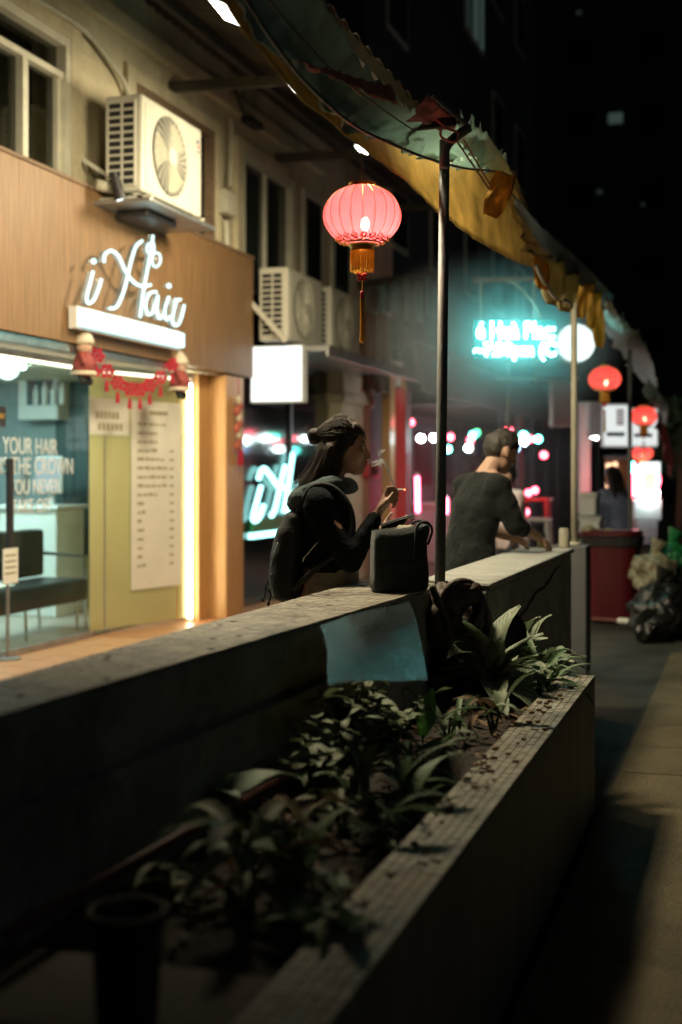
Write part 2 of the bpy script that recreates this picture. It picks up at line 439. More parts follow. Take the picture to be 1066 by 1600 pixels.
def catmull(pts, k=5):
    pts = [Vector(p) for p in pts]; out = []
    for i in range(len(pts) - 1):
        p0, p1, p2, p3 = pts[max(i - 1, 0)], pts[i], pts[i + 1], pts[min(i + 2, len(pts) - 1)]
        for j in range(k):
            t = j / k
            out.append(.5 * ((2 * p1) + (p2 - p0) * t + (2 * p0 - 5 * p1 + 4 * p2 - p3) * t * t + (3 * p1 - p0 - 3 * p2 + p3) * t ** 3))
    out.append(pts[-1]); return out
def spot(name, parent, loc, direction, energy, col, size=110, blend=.8, rad=.06):
    l = bpy.data.lights.new(name, 'SPOT'); l.energy = energy; l.color = col; l.spot_size = R(size); l.spot_blend = blend; l.shadow_soft_size = rad
    o = bpy.data.objects.new(name, l); COL.objects.link(o); o.parent = parent
    o.location = Vector(loc) - ORG[parent]; o.rotation_euler = Vector(direction).to_track_quat('-Z', 'Y').to_euler(); return o
#@@STRUCTURE
# ================================================================== SETTING
g = MB().box((-60, -20, -.3), (60, 140, -.03)).build('ground', 'asphalt'); tag(g, kind='structure')
st = tag(MB().box((-.6, 0, -.03), (6, 60, -.012)).build('street', 'asphalt'), kind='structure')
pm = MB().box((-.3, -.3, -.012), (.3, .3, .0)).mesh('slab', 'paving')
for i in range(5):
    for j in range(16):
        o = link('paving_slab', pm, st); o.location = (-.28 + i * .604, 1.0 + j * .604, random.uniform(-.002, .002)); o.rotation_euler = (random.uniform(-.003, .003), random.uniform(-.003, .003), random.choice((0, math.pi / 2, math.pi)))
wk = tag(MB().box((-5.4, -4, -.03), (-1.5, 60, -.012)).build('walkway', 'walk_concrete'), kind='structure')
tm = MB().box((-.148, -.148, -.012), (.148, .148, 0)).mesh('tile', 'terracotta')
tt = MB().box((-.148, -.148, -.012), (.148, .148, 0))
for k in range(5): tt.box((-.13 + k * .06, -.14, 0), (-.105 + k * .06, .14, .006))
ttm = tt.mesh('tactile_tile', 'tactile')
for i in range(7):
    for j in range(22):
        x = -5.24 + i * .3; y = 6.8 + j * .3
        tac = (i == 3 and j < 15)
        o = link('tactile_tile' if tac else 'floor_tile', ttm if tac else tm, wk); o.location = (x, y, random.uniform(-.001, .001))

# ------------------------------------------------------------------ hair salon
XW, XF = -5.0, -4.8
sal = thing('salon_building', 'two storey cream building with a hair salon behind glass and a wood grain fascia', 'building', (-5, 9, 0))
wz0, wz1, wt = 3.3, 6.0, 4.73
ops = [(Yx(-130, XW), Yx(103, XW)), (Yx(206, XW), Yx(330, XW)), (Yx(374, XW), Yx(455, XW))]
y0 = 4.0; YEND = Yx(500, XW); mb = MB()
for a, b in ops:
    if a > y0: mb.box((-5.3, y0, wz0), (XW, a, wt))
    y0 = b
mb.box((-5.3, y0, wz0), (XW, YEND, wt)); mb.box((-5.3, 4.0, wt), (XW, YEND, wz1))
mb.build('upper_wall', 'wall_cream', sal, bevel=.008)
MB().box((-5.62, 4.0, wz0), (-5.6, YEND, wz1)).build('room_back', 'window_curtain', sal)
for k, (a, b) in enumerate(ops):
    f = MB()
    for (ya, yb) in ((a, a + .07), (b - .07, b)): f.box((-5.1, ya, wz0 + .02), (-4.955, yb, wt))
    f.box((-5.1, a + .07, wt - .07), (-4.957, b - .07, wt))
    wn = f.build('window', 'frame_white' if k != 1 else 'wood_old', sal, bevel=.004)
    mb = MB()
    if k == 0:
        ym = Yx(36, XW); zt = 4.41
        mb.box((-5.08, ym - .03, wz0), (-4.98, ym + .03, zt)); mb.box((-5.08, a + .07, zt), (-4.978, b - .07, zt + .05))
        mb.box((-5.06, ym + .03, wz0), (-5.0, ym + .075, zt - .002)); mb.box((-5.06, b - .12, wz0), (-5.0, b - .07, zt - .002))
    else:
        ym = (a + b) / 2; mb.box((-5.08, ym - .025, wz0), (-5.0, ym + .025, wt - .07))
    mb.build('mullion', 'frame_white', wn, bevel=.003)
    for (ya, yb) in ((a + .07, ym), (ym, b - .07)):
        MB().box((-5.045, ya, wz0), (-5.04, yb, wt - .07)).build('pane', 'glass_dark' if k == 0 else 'dark_window', wn)
# raised surrounds and a string course
mb = MB()
for a, b in ops:
    mb = MB(); mb.box((XW, a - .16, wz0), (XW + .05, a - .002, wt + .12)); mb.box((XW, b + .002, wz0), (XW + .05, b + .16, wt + .12)); mb.box((XW, a - .002, wt + .003), (XW + .048, b + .002, wt + .12)); mb.build('window_surround', 'wall_cream', sal, bevel=.006)
MB().box((XW, 4, 5.05), (XW + .08, YEND, 5.22)).build('string_course', 'wall_cream', sal, bevel=.01)
# fascia of tall wood grain boards
fz0, fz1 = 2.375, 3.575; FE = Yx(396, XF)
seams = [4.6, 6.3, 7.75, Yx(96, XF), Yx(300, XF), FE]
for a, b in zip(seams[:-1], seams[1:]):
    MB().box((-4.98, a + .001, fz0), (XF, b - .001, fz1)).build('fascia_board', 'wood_fascia', sal, bevel=.0025)
MB().box((-4.985, 4.6, fz1 + .001), (XF + .015, FE + .01, fz1 + .03)).build('fascia_cap', 'wood_old', sal, bevel=.004)
MB().box((-4.9, 4.6, fz0 - .07), (XF - .03, Yx(290, XF), fz0 - .002)).build('shutter_rail', 'galv', sal, bevel=.004)
MB().box((-8, 4.6, fz0 - .02), (-4.905, FE, fz0 + .02)).build('soffit', 'frame_white', sal)
MB().box((-5.3, 4.6, fz0 + .02), (-4.99, FE, wz0)).build('beam_wall', 'wall_grey', sal)
# jambs and pillar
MB().box((-5.12, 11.22, 0.0), (-5.0, 11.45, fz0 - .021)).build('door_jamb', 'wood_pillar', sal, bevel=.004)
MB().box((-5.1, 11.47, 0.0), (-4.82, 11.92, fz0 - .022)).build('pillar', 'wood_pillar', sal, bevel=.006)
# interior
MB().box((-8, 4.6, 0), (-5.42, 11.9, .012)).build('interior_floor', 'salon_floor', sal)
MB().box((-8.1, 4.6, 0), (-8.0, 11.9, fz0 - .02)).build('back_wall', 'salon_wall', sal)
MB().box((-8.0, 4.5, 0), (-5.42, 4.6, fz0 - .02)).build('side_wall', 'salon_wall', sal)
MB().box((-8, 11.85, 0), (-5.1, 11.9, fz0 - .02)).build('end_wall', 'salon_wall', sal)
px_edges = [0, 88, 103, 118, 140, 165, 195, 230, 270, 300]
for a, b in zip(px_edges[1:-1], px_edges[2:]):
    xa, xb = onY(a, 740, 11.83).x, onY(b, 740, 11.83).x
    MB().box((xa + .004, 11.8 + random.uniform(-.004, .004), .012), (xb - .004, 11.848, fz0 - .022)).build('wall_panel', 'teal_panel', sal, bevel=.004)
for yy in (7.6, 9.6):
    MB().box((-7.3, yy, fz0 - .05), (-6.1, yy + .35, fz0 - .021)).build('ceiling_light', 'panel_cool', sal)
# glass: door leaf + fixed pane + angled frosted panel
PA, PB = Vector((-5.4, 9.83, 0)), Vector((-5.05, 11.17, 0)); PE = (PB - PA).normalized(); PN = Vector((PE.y, -PE.x, 0))
def onPanel(px, py, off=.02):
    r = ray(px, py); n = PN; q = PA + n * off; t = (q - CO).dot(n) / r.dot(n); return CO + r * t
gp = MB().box((-5.408, 7.0, .03), (-5.4, Yx(12, -5.4), 2.3)).build('glass_door', 'glass_clear', sal)
MB().box((-5.408, Yx(12, -5.4) + .012, .03), (-5.4, 9.82, 2.3)).build('glass_pane', 'glass_clear', sal)
MB().bar(PA + Vector((0, 0, 1.17)), PB + Vector((0, 0, 1.17)), .01, 2.26).build('frosted_pane', 'glass_frost', sal)
for k, pxx in enumerate((163, 300)):
    p = onPanel(pxx, 740, 0); MB().bar((p.x, p.y, .03), (p.x, p.y, 2.3), .014, .016).build('pane_joint', 'galv', sal)
yd = Yx(12, -5.4)
h = MB().box((-5.36, yd - .09, Yx(0, 0) * 0 + onX(10, 855, -5.36).z), (-5.33, yd - .02, onX(10, 716, -5.36).z)).build('door_handle', 'black_plastic', sal, bevel=.006)
MB().bar((-5.39, 7, .025), (-5.39, 9.83, .025), .05, .05).build('door_sill', 'galv', sal)
MB().bar((-5.4, 7, 2.32), (-5.4, 9.83, 2.32), .05, .04).build('door_head', 'galv', sal)
# lit strips
MB().tube([(-5.36, 7, 2.285), (-5.36, 9.82, 2.285), (-5.03, 11.1, 2.285)], .012, 6).build('light_rope', 'strip_top', sal)
pl = onPanel(297, 740, .03)
for za, zb in ((.03, .78), (.8, 1.73), (1.75, 2.25)):
    MB().tube([(pl.x, pl.y, za), (pl.x, pl.y, zb)], .02, 8).build('light_strip', 'strip_warm', sal)
MB().tube([(pl.x - .05, pl.y - .17, .03), (pl.x - .05, pl.y - .17, 2.25)], .008, 6).build('strip_channel', 'gold', sal)

# ------------------------------------------------------------------ neighbour building beyond the salon
nb = thing('shop_building', 'cream columned shop with a dark glass front beyond the hair salon', 'building', (-5, 15, 0))
NE = 18.2
MB().box((-5.4, YEND + .003, 2.75), (-5.0, NE, 6.0)).build('upper_wall', 'wall_cream', nb)
for a, b in ((475, 505), (520, 548)):
    wn = MB().box((-5.03, Yx(a, -4.97), 3.62), (-4.97, Yx(b, -4.97), 4.75)).build('window', 'frame_white', nb, bevel=.004)
    MB().box((-4.969, Yx(a, -4.97) + .1, 3.7), (-4.962, Yx(b, -4.97) - .1, 4.66)).build('pane', 'dark_window', wn)
MB().box((-5.9, 12.2, 0), (-5.8, 16, 2.74)).build('back_wall', 'wall_grey', nb)
MB().box((-5.05, 12.35, 0), (-5.03, 15.3, 2.74)).build('shop_glass', 'glass_dark', nb)
MB().box((-5.06, 13.8, 0), (-5.0, 13.87, 2.74)).build('door_post', 'black_plastic', nb)
col = MB().box((-5.2, Yx(535, -4.85), 0), (-4.85, Yx(578, -4.85), 2.3)).build('column', 'wall_cream', nb, bevel=.02)
MB().box((-5.2, Yx(535, -4.85) - .06, 2.3), (-4.8, Yx(578, -4.85) + .06, 2.42)).build('capital', 'wall_cream', col, bevel=.02)
MB().box((-5.2, Yx(535, -4.85) - .03, 2.42), (-4.82, Yx(578, -4.85) + .03, 2.72)).build('column_head', 'wall_cream', col, bevel=.01)
MB().box((-5.4, 17.0, 0), (-5.05, NE, 2.74)).build('lower_wall', 'wall_dark', nb)
MB().box((-5.0, 12.45, 2.66), (-4.12, 16.3, 2.72)).build('ledge', 'galv', nb, bevel=.006)
MB().box((-4.13, 12.45, 2.6), (-4.1, 16.3, 2.722)).build('ledge_lip', 'galv', nb, bevel=.004)
for px in (607, 625):
    y = Yx(px, -4.6); MB().box((-4.66, y - .12, 0), (-4.54, y + .12, 2.75)).build('wood_post', 'wood_pillar', nb, bevel=.01)

# ------------------------------------------------------------------ canopy roof over the walkway
cn = thing('canopy_roof', 'dark corrugated roof sheltering the walkway in front of the shops', 'canopy', (-3.4, 8, 0))
prof = [(-5.0, 5.5), (-3.4, 5.0), (-1.62, 3.3)]
def roofz(x):
    for (a, za), (b, zb) in zip(prof[:-1], prof[1:]):
        if a <= x <= b: return za + (zb - za) * (x - a) / (b - a)
RY0, RY1 = 1.6, 17.5
for k, ((a, za), (b, zb)) in enumerate(zip(prof[:-1], prof[1:])):
    n = int((RY1 - RY0) / .035)
    MB().grid(lambda u, v: (a + (b - a) * v, RY0 + (RY1 - RY0) * u, za + (zb - za) * v + .014 * math.sin(u * n * 2 * math.pi / 5)), n, 2).build('roof_sheet', 'roof_under', cn, solid=.003)
for x in (-4.6, -3.42, -2.4, -1.68):
    z = roofz(x) - .06; MB().box((x - .03, RY0, z - .05), (x + .03, RY1, z + .03)).build('purlin', 'beam', cn)
for y in (3.2, 6.9, 10.58, 13.3, 16.2):
    MB().bar((-5.0, y, 4.9), (-3.3, y, 4.84), .06, .09).build('tie_beam', 'beam', cn)
    MB().bar((-3.4, y + .002, 4.86), (-1.64, y + .002, 3.24), .05, .07).build('rafter', 'beam', cn)

# ------------------------------------------------------------------ parapets and planter
PZ = .95
par = thing('parapet_wall', 'long low concrete wall with worn mosaic top that the woman leans on', 'wall', (-1.4, 3, 0))
def pfront(y): return -1.335 + (y - 2.0) * .052
Y0, Y1 = .3, 5.2
def prism(y0, y1, xf0, xf1, xb, z0, z1):
    return [(xf0, y0, z0), (xf1, y1, z0), (xb, y1, z0), (xb, y0, z0), (xf0, y0, z1), (xf1, y1, z1), (xb, y1, z1), (xb, y0, z1)], [(3, 2, 1, 0), (4, 5, 6, 7), (0, 1, 5, 4), (1, 2, 6, 5), (2, 3, 7, 6), (3, 0, 4, 7)]
MB().add(*prism(Y0, Y1, pfront(Y0), pfront(Y1), -1.56, 0, PZ - .006)).build('wall_body', 'concrete', par, bevel=.012)
MB().add(*prism(Y0, Y1 - .5, pfront(Y0) + .035, pfront(Y1 - .5) + .035, pfront(Y0) - .05, 0, .77)).build('ledge', 'concrete', par, bevel=.01)
def mosaic(fn, rows, cols, gap=.055, h=.0055, jit=.0008):
    """fn(u,v)->point on the surface; small square tiles with recessed joints, some chipped away"""
    m = MB()
    for i in range(rows):
        for j in range(cols):
            if random.random() < .015: continue
            a = fn((i + gap) / rows, (j + gap) / cols); b = fn((i + 1 - gap) / rows, (j + gap) / cols); c = fn((i + 1 - gap) / rows, (j + 1 - gap) / cols); d = fn((i + gap) / rows, (j + 1 - gap) / cols)
            dz = h + random.uniform(-jit, jit); q = [Vector(p) for p in (a, b, c, d)]
            m.add(q + [p + Vector((0, 0, dz)) for p in q], [(4, 5, 6, 7), (0, 1, 5, 4), (1, 2, 6, 5), (2, 3, 7, 6), (3, 0, 4, 7)])
    return m
tag(mosaic(lambda u, v: (pfront(Y0 + (Y1 - Y0) * u) * (1 - v) + (-1.56) * v + .008 * (v - .5), Y0 + (Y1 - Y0) * u, PZ - .006), 200, 13).build('mosaic_tile', 'mosaic', par, fix=False), kind='stuff')
par2 = thing('parapet_wall', 'farther pale concrete wall with a crack under the man\'s glass', 'wall', (-1.17, 6.5, 0))
MB().box((-1.32, 5.202, 0), (-1.02, 7.79, PZ - .03)).build('wall_body', 'concrete_pale', par2, bevel=.012)
MB().box((-1.34, 5.205, PZ - .03), (-1.005, 7.81, PZ)).build('wall_cap', 'concrete_pale', par2, bevel=.012)
crk = catmull([(-1.0185, 5.75, .72), (-1.0185, 6.1, .745), (-1.0185, 6.4, .8), (-1.0185, 6.75, .815), (-1.0185, 7.1, .87), (-1.0185, 7.3, .88)], 4)
MB().tube([p + Vector((0, 0, random.uniform(-.006, .006))) for p in crk], [.002 + .006 * math.sin(math.pi * i / len(crk)) for i in range(len(crk))], 5).build('crack', 'dark_void', par2)

HP = .56
pf = onZ(930, 1055, HP); PX1 = pf.x; PY1 = pf.y; PX0 = PX1 - .145; PY0 = 1.72
pln = thing('planter_box', 'long mosaic tiled concrete planter box full of plants and dark soil', 'planter', ((PX1 - 1.2) / 2, 3.4, 0))
MB().box((PX0, PY0, 0), (PX1, PY1, HP - .006)).build('outer_wall', 'mosaic_shaded', pln, bevel=.006)
MB().box((-1.16, PY1 - .15, 0), (PX0 - .002, PY1 - .002, HP - .007)).build('end_wall', 'mosaic_shaded', pln, bevel=.006)
MB().box((-1.28, PY0 + .003, 0), (PX0 - .002, PY0 + .3, HP - .007)).build('near_wall', 'wood_dim', pln, bevel=.006)
tag(mosaic(lambda u, v: (PX0 + .145 * v, PY0 + (PY1 - PY0) * u, HP - .006), 148, 6).build('rim_tile', 'mosaic', pln, fix=False), kind='stuff')
tag(mosaic(lambda u, v: (-1.16 + (PX0 + 1.158) * u, PY1 - .15 + .148 * v, HP - .007), 16, 6).build('rim_tile', 'mosaic', pln, fix=False), kind='stuff')
def soilz(x, y): return .525 + .03 * noise.noise(Vector((x * 4, y * 4, 1))) + .012 * noise.noise(Vector((x * 17, y * 17, 3)))
MB().grid(lambda u, v: (-1.3 + (PX0 + 1.3) * u, PY0 + .28 + (PY1 - .14 - PY0 - .28) * v, soilz(-1.3 + (PX0 + 1.3) * u, PY0 + .28 + (PY1 - .14 - PY0 - .28) * v)), 34, 150).build('soil', 'soil', pln, smooth=True)

# ------------------------------------------------------------------ food stall row, far buildings
sb = thing('food_stall', 'red lit open food stall under a dark clad awning behind the man', 'stall', (-4.4, 22, 0))
MB().box((-5.4, NE + .01, 0), (-5.3, 34, 3.4)).build('back_wall', 'stall_back', sb)
for k in range(7):
    z0 = 2.36 + k * .085
    MB().box((-3.66 - k * .02, 14.6, z0), (-3.6 - k * .02, 27, z0 + .08)).build('fascia_board', 'stall_clad', sb, bevel=.004)
MB().add(*([(-3.68, 14.6, 2.96), (-3.68, 27, 2.96), (-5.3, 27, 3.5), (-5.3, 14.6 + 3.7, 3.5), (-3.68, 14.6, 2.99), (-3.68, 27, 2.99), (-5.3, 27, 3.53), (-5.3, 18.3, 3.53)], [(0, 1, 2, 3), (4, 5, 6, 7), (0, 1, 5, 4), (1, 2, 6, 5), (2, 3, 7, 6), (3, 0, 4, 7)])).build('awning_top', 'stall_clad', sb)
MB().box((-5.3, 18.3, 2.38), (-3.7, 27, 2.42)).build('ceiling', 'stall_clad', sb)
for px in (632, 812):
    y = Yx(px, -3.75); MB().box((-3.82, y - .13, 0), (-3.7, y + .13, 2.36)).build('post', 'red_paint', sb, bevel=.01)
MB().box((-5.0, 19.5, 0), (-4.4, 24, .9)).build('counter', 'stall_back', sb, bevel=.02)
MB().box((-5.02, 19.4, .9), (-4.36, 24.1, .95)).build('counter_top', 'white_paint', sb, bevel=.01)
for k in range(3):
    MB().box((-5.29, 19 + k * 1.6, 1.2), (-5.27, 20.2 + k * 1.6, 2.1)).build('menu_board', 'red_paint' if k == 1 else 'wall_dark', sb)
for k in range(3):
    sh_ = MB().box((-5.28, 24.2, .7 + k * .5), (-4.9, 28.5, .74 + k * .5)).build('shelf', 'wood_old', sb)
    for q in range(9):
        yb_ = 24.4 + q * .45; MB().lathe((-5.08, yb_, .74 + k * .5), [(.06, 0), (.06, .2), (.025, .26), (.025, .32)], 10).build('bottle', ('trash_green', 'red_paint', 'white_paint', 'blue_ink')[(q + k) % 4], sh_)
for k in range(5): MB().box((-3.63, 19.3 + k * 1.5, 0), (-3.57, 19.36 + k * 1.5, 2.36)).build('door_frame', 'wall_dark', sb)
for k in range(6): MB().box((-5.29, 27 + k * 1.1, 1.0 + .2 * (k % 2)), (-5.26, 27.8 + k * 1.1, 1.9)).build('notice', ('red_paint', 'paper_white', 'wall_dark')[k % 3], sb)
fb = thing('far_shop_building', 'dim shuttered shopfront standing beyond the red lit stall', 'building', (-5, 40, 0))
MB().box((-7, 34.02, 0), (-4.4, 60, 3.2)).build('wall', 'wall_grey', fb)
for k in range(5):
    y = 35 + k * 4.6; MB().box((-4.4, y, .1), (-4.37, y + 3.4, 2.4)).build('shutter', 'galv', fb)
    MB().box((-4.4, y - .2, 2.45), (-3.4, y + 3.8, 2.52)).build('awning', 'stall_clad', fb)
tw = thing('tall_building', 'dark tall block rising above the shops with one faintly lit window', 'building', (-9, 30, 0))
MB().box((-14, 18.25, 3.6), (-5.42, 33.9, 26)).build('wall', 'tower', tw)
def tower_win(px0, px1, py0, py1, X, par_, m):
    a = onX(px0, py0, X); b = onX(px1, py1, X)
    fr = MB().box((X + .005, a.y - .08, b.z - .08), (X + .05, b.y + .08, a.z + .08)).build('window', 'frame_white', par_)
    MB().box((X + .051, a.y, b.z), (X + .056, b.y, a.z)).build('pane', m, fr)
    ym = (a.y + b.y) / 2; MB().box((X + .057, ym - .05, b.z), (X + .075, ym + .05, a.z)).build('glazing_bar', 'dark_void', fr)
tower_win(726, 735, -40, 55, -5.42, tw, 'window_lit_dim'); tower_win(737, 752, -40, 82, -5.42, tw, 'window_lit')
for i in range(5):
    for j in range(4):
        y = 19.3 + i * 2.9; z = 5 + j * 3.4
        if 22 < y < 26.5 and z > 8: continue
        fr = MB().box((-5.415, y, z), (-5.38, y + 1.3, z + 1.5)).build('window', 'frame_white', tw); MB().box((-5.379, y + .08, z + .08), (-5.372, y + 1.22, z + 1.42)).build('pane', 'dark_window', fr)
tw2 = thing('tall_building', 'black tower block closing the far end of the street', 'building', (4, 75, 0))
MB().box((-12, 75, 0), (22, 95, 40)).build('wall', 'tower', tw2)
for (px, py, s) in ((962, 185, 1), (937, 300, .35), (1005, 320, .25), (905, 20, .3)):
    p = onY(px, py, 75); MB().box((p.x - .4 * s, 74.9, p.z - .3 * s), (p.x + .4 * s, 74.99, p.z + .3 * s)).build('window', 'window_lit' if s == 1 else 'window_lit_dim', tw2)
for i in range(8):
    for j in range(8):
        x = -10 + i * 3.9; z = 4 + j * 4.2; MB().box((x, 74.93, z), (x + 1.6, 74.99, z + 1.7)).build('window', 'dark_window', tw2)
#@@THINGS
# ================================================================== THINGS ON AND AROUND THE SALON
GRP_AC = 'outdoor air conditioning units'
def ac_unit(label, loc):
    """loc = near bottom front corner; front faces +X, length runs along +Y"""
    W, D, H = 1.12, .32, .77
    t = thing('air_conditioner', label, 'air conditioner', loc, GRP_AC)
    cs = MB().box((-D, 0, .02), (0, W, H)).build('casing', 'ac_white', t, local=True, bevel=.025, segs=3)
    for yy in (.15, W - .2): MB().box((-D + .02, yy, 0), (-.02, yy + .06, .019)).build('foot', 'black_plastic', t, local=True)
    # side louvre
    MB().box((-D + .03, -.004, .07), (-.05, -.0015, H - .06)).build('side_opening', 'dark_void', t, local=True)
    n = 11
    for k in range(n + 1):
        z = .07 + (H - .13) * k / n
        MB().box((-D + .028, -.02, z - .008), (-.048, -.0045, z + .008)).build('slat', 'ac_white', t, local=True, bevel=.002)
    for xx in (-D + .028, -D + .15, -.06): MB().box((xx, -.023, .06), (xx + .014, -.0048, H - .05)).build('louvre_bar', 'ac_white', t, local=True)
    # fan
    cy_, cz, rr = W * .44, H * .51, .315
    def disc(r, x0, x1, n=40):
        m = MB(); vs = [(x, cy_ + r * math.cos(2 * math.pi * k / n), cz + r * math.sin(2 * math.pi * k / n)) for x in (x0, x1) for k in range(n)]
        return m.add(vs, [tuple(range(n)), tuple(range(2 * n - 1, n - 1, -1))] + [(k, (k + 1) % n, n + (k + 1) % n, n + k) for k in range(n)])
    disc(rr, .0005, .002).build('fan_opening', 'dark_void', t, local=True)
    bl = MB()
    for k in range(3):
        a0 = k * 2.094 + .4
        def bf(u, v, a0=a0): r = .06 + .22 * v; a = a0 + u * 1.15; return (.003 + .004 * u, cy_ + r * math.cos(a), cz + r * math.sin(a))
        bl.grid(bf, 8, 3)
    bl.build('fan_blades', 'pvc_grey', t, local=True)
    gr = MB()
    for r in [.07 + .022 * k for k in range(12)]:
        gr.tube([(.014 + .01 * (1 - (r / .32) ** 2), cy_ + r * math.cos(a), cz + r * math.sin(a)) for a in [2 * math.pi * k / 36 for k in range(37)]], .0022, 4, False)
    for k in range(28):
        a = 2 * math.pi * k / 28; gr.tube([(.02 + .008 * (1 - (r / .32) ** 2), cy_ + r * math.cos(a + (r - .06) * 1.2), cz + r * math.sin(a + (r - .06) * 1.2)) for r in (.055, .12, .19, .26, .32)], .0045, 4)
    gr.build('fan_grille', 'ac_white', t, local=True)
    disc(.07, .018, .034, 24).build('fan_hub', 'ac_white', t, local=True, bevel=.004)
    MB().box((.0005, .05, .06), (.006, .1, H - .06)).build('front_rib', 'ac_white', t, local=True, bevel=.002)
    bd = MB().box((.001, W - .13, H - .24), (.004, W - .04, H - .1)).build('badge', 'ac_white', t, local=True)
    def swirl(a0, a1, r0, r1):
        m = MB(); n = 10
        m.grid(lambda u, v: (.006, W - .085 + (r0 + (r1 - r0) * v * math.sin(math.pi * u)) * math.cos(a0 + (a1 - a0) * u), H - .15 + (r0 + (r1 - r0) * v * math.sin(math.pi * u)) * math.sin(a0 + (a1 - a0) * u)), n, 1); return m
    swirl(R(20), R(200), .018, .042).build('emblem_blue', 'blue_ink', bd, local=True)
    swirl(R(190), R(400), .004, .034).build('emblem_red', 'red_ink', bd, local=True)
    for k in range(4): MB().box((.0045, W - .115 + k * .018, H - .215), (.0055, W - .103 + k * .018, H - .2)).build('emblem_letter', 'blue_ink', bd, local=True)
    return t
AX = -4.42
p = onX(222, 302, AX)
ac1 = ac_unit('nearest air conditioner on wall brackets above the glowing salon sign', (AX, p.y, p.z))
br = MB()
for yy in (.06, 1.02):
    br.bar((-.6, yy, -.02), (.06, yy, -.02), .03, .035); br.bar((-.58, yy, .34), (-.02, yy, -.025), .03, .03)
br.build('bracket', 'ac_white', ac1, local=True)
MB().box((-.4, -.06, -.075), (.1, 1.2, -.045)).build('drip_tray', 'galv', ac1, local=True, bevel=.006)
MB().box((-.33, .2, -.13), (-.05, .75, -.0755)).build('compressor_base', 'black_plastic', ac1, local=True, bevel=.02)
AX2 = -4.46
p = onX(450, 536, AX2); ac2 = ac_unit('middle air conditioner on the ledge above the blank white light box', (AX2, p.y, 2.735))
MB().bar((.02, -.1, .0), (-.5, -.1, .55), .03, .05).build('bracket', 'ac_white', ac2, local=True)
p = onX(518, 548, AX2); ac3 = ac_unit('farthest air conditioner on the ledge, half hidden by the lantern tassel', (AX2, p.y, 2.735))

# small spot lamp and pipe stub under the first unit
t = thing('wall_spotlight', 'small black spotlight on a white pipe stub under the air conditioner', 'spotlight', onX(165, 292, -4.75))
a = onX(150, 288, -4.78); b = onX(172, 294, -4.7)
MB().tube([a, b], .045, 12).build('pipe_stub', 'pvc_grey', t, smooth=True)
a = onX(178, 270, -4.62); b = onX(189, 312, -4.58)
hd = MB().tube([a, a.lerp(b, .3), a.lerp(b, .32), b], [.03, .03, .038, .042], 12).build('lamp_head', 'black_plastic', t)
d = (b - a).normalized(); MB().tube([b - d * .002, b + d * .008], .036, 12).build('lens', 'globe', hd)

# conduit, drain pipes and junction boxes
def pipe(label, pts, r, m='pvc_grey', name='drain_pipe', cat='pipe'):
    o = MB().tube(catmull(pts, 6) if len(pts) > 2 else pts, r, 8).build(name, m, smooth=True); return tag(o, label, cat)
X = -4.93
pipe('yellowed cable conduit arching over the wall towards the nearest air conditioner', [onX(20, -20, X), onX(85, 15, X), onX(135, 50, X), onX(172, 95, X), onX(192, 125, X), onX(203, 153, X)], .022, 'pvc_grey', 'conduit')
pipe('thin pipe down the wall right of the nearest air conditioner', [onX(361, 186, -4.9), onX(362, 200, -4.9), onX(361, 260, -4.9), onX(360, 292, -4.9)], .022)
pipe('short pipe stub below the junction box beside the dark window', [onX(353, 345, -4.9), onX(354, 368, -4.9), onX(354, 390, -4.9)], .03)
t = thing('junction_box', 'cream junction box on the wall beside the dark window', 'electrical box', onX(351, 340, -4.95))
a, b = onX(342, 295, -4.93), onX(359, 341, -4.93)
MB().box((-4.948, a.y, b.z), (-4.86, b.y, a.z)).build('box_body', 'pvc_grey', t, bevel=.008); MB().box((-4.859, a.y + .015, b.z + .015), (-4.852, b.y - .015, a.z - .015)).build('box_cover', 'frame_white', t, bevel=.004)
t = thing('junction_box', 'small dark meter box below the roof ties', 'electrical box', onX(385, 190, -4.95))
a, b = onX(378, 180, -4.93), onX(400, 205, -4.93); MB().box((-4.948, a.y, b.z), (-4.84, b.y, a.z)).build('box_body', 'black_plastic', t, bevel=.01); MB().tube([(-4.9, a.y, a.z), (-4.9, a.y - .3, a.z + .25)], .015, 6).build('cable', 'black_plastic', t)

# ------------------------------------------------------------------ neon sign of the salon
XS = -4.66
ns = thing('neon_sign', 'glowing white script shop sign reading iHair above a light bar', 'sign', onX(210, 547, -4.78))
cp = lambda x, y: onX(x / 2.665, y / 2.665, XS)
strokes = [('letter_i', [[(388, 1130), (376, 1180), (362, 1235), (368, 1262), (390, 1250), (412, 1200), (422, 1162)]], [(391, 1088)]),
           ('letter_h', [[(434, 1092), (438, 1060), (465, 1044), (495, 1068), (522, 1125), (555, 1172), (595, 1192), (628, 1186)],
                         [(592, 1003), (566, 1028), (546, 1090), (530, 1160), (510, 1230), (485, 1278), (458, 1284)],
                         [(637, 980), (631, 1040), (615, 1120), (597, 1220), (584, 1322)]], []),
           ('scissor_loops', [[(640, 1012), (618, 1018), (612, 1042), (628, 1056), (642, 1040), (640, 1012)], [(640, 1052), (664, 1058), (668, 1090), (650, 1112), (634, 1092), (640, 1052)]], []),
           ('letter_a', [[(652, 1216), (624, 1222), (607, 1265), (616, 1308), (640, 1296), (658, 1232), (654, 1290), (664, 1326), (684, 1308)]], []),
           ('letter_i', [[(704, 1236), (688, 1288), (692, 1330), (710, 1318)]], [(704, 1190)]),
           ('letter_r', [[(732, 1244), (724, 1300), (716, 1342)], [(726, 1290), (738, 1252), (752, 1248)], [(768, 1270), (757, 1318), (742, 1352), (724, 1352), (718, 1330)]], [])]
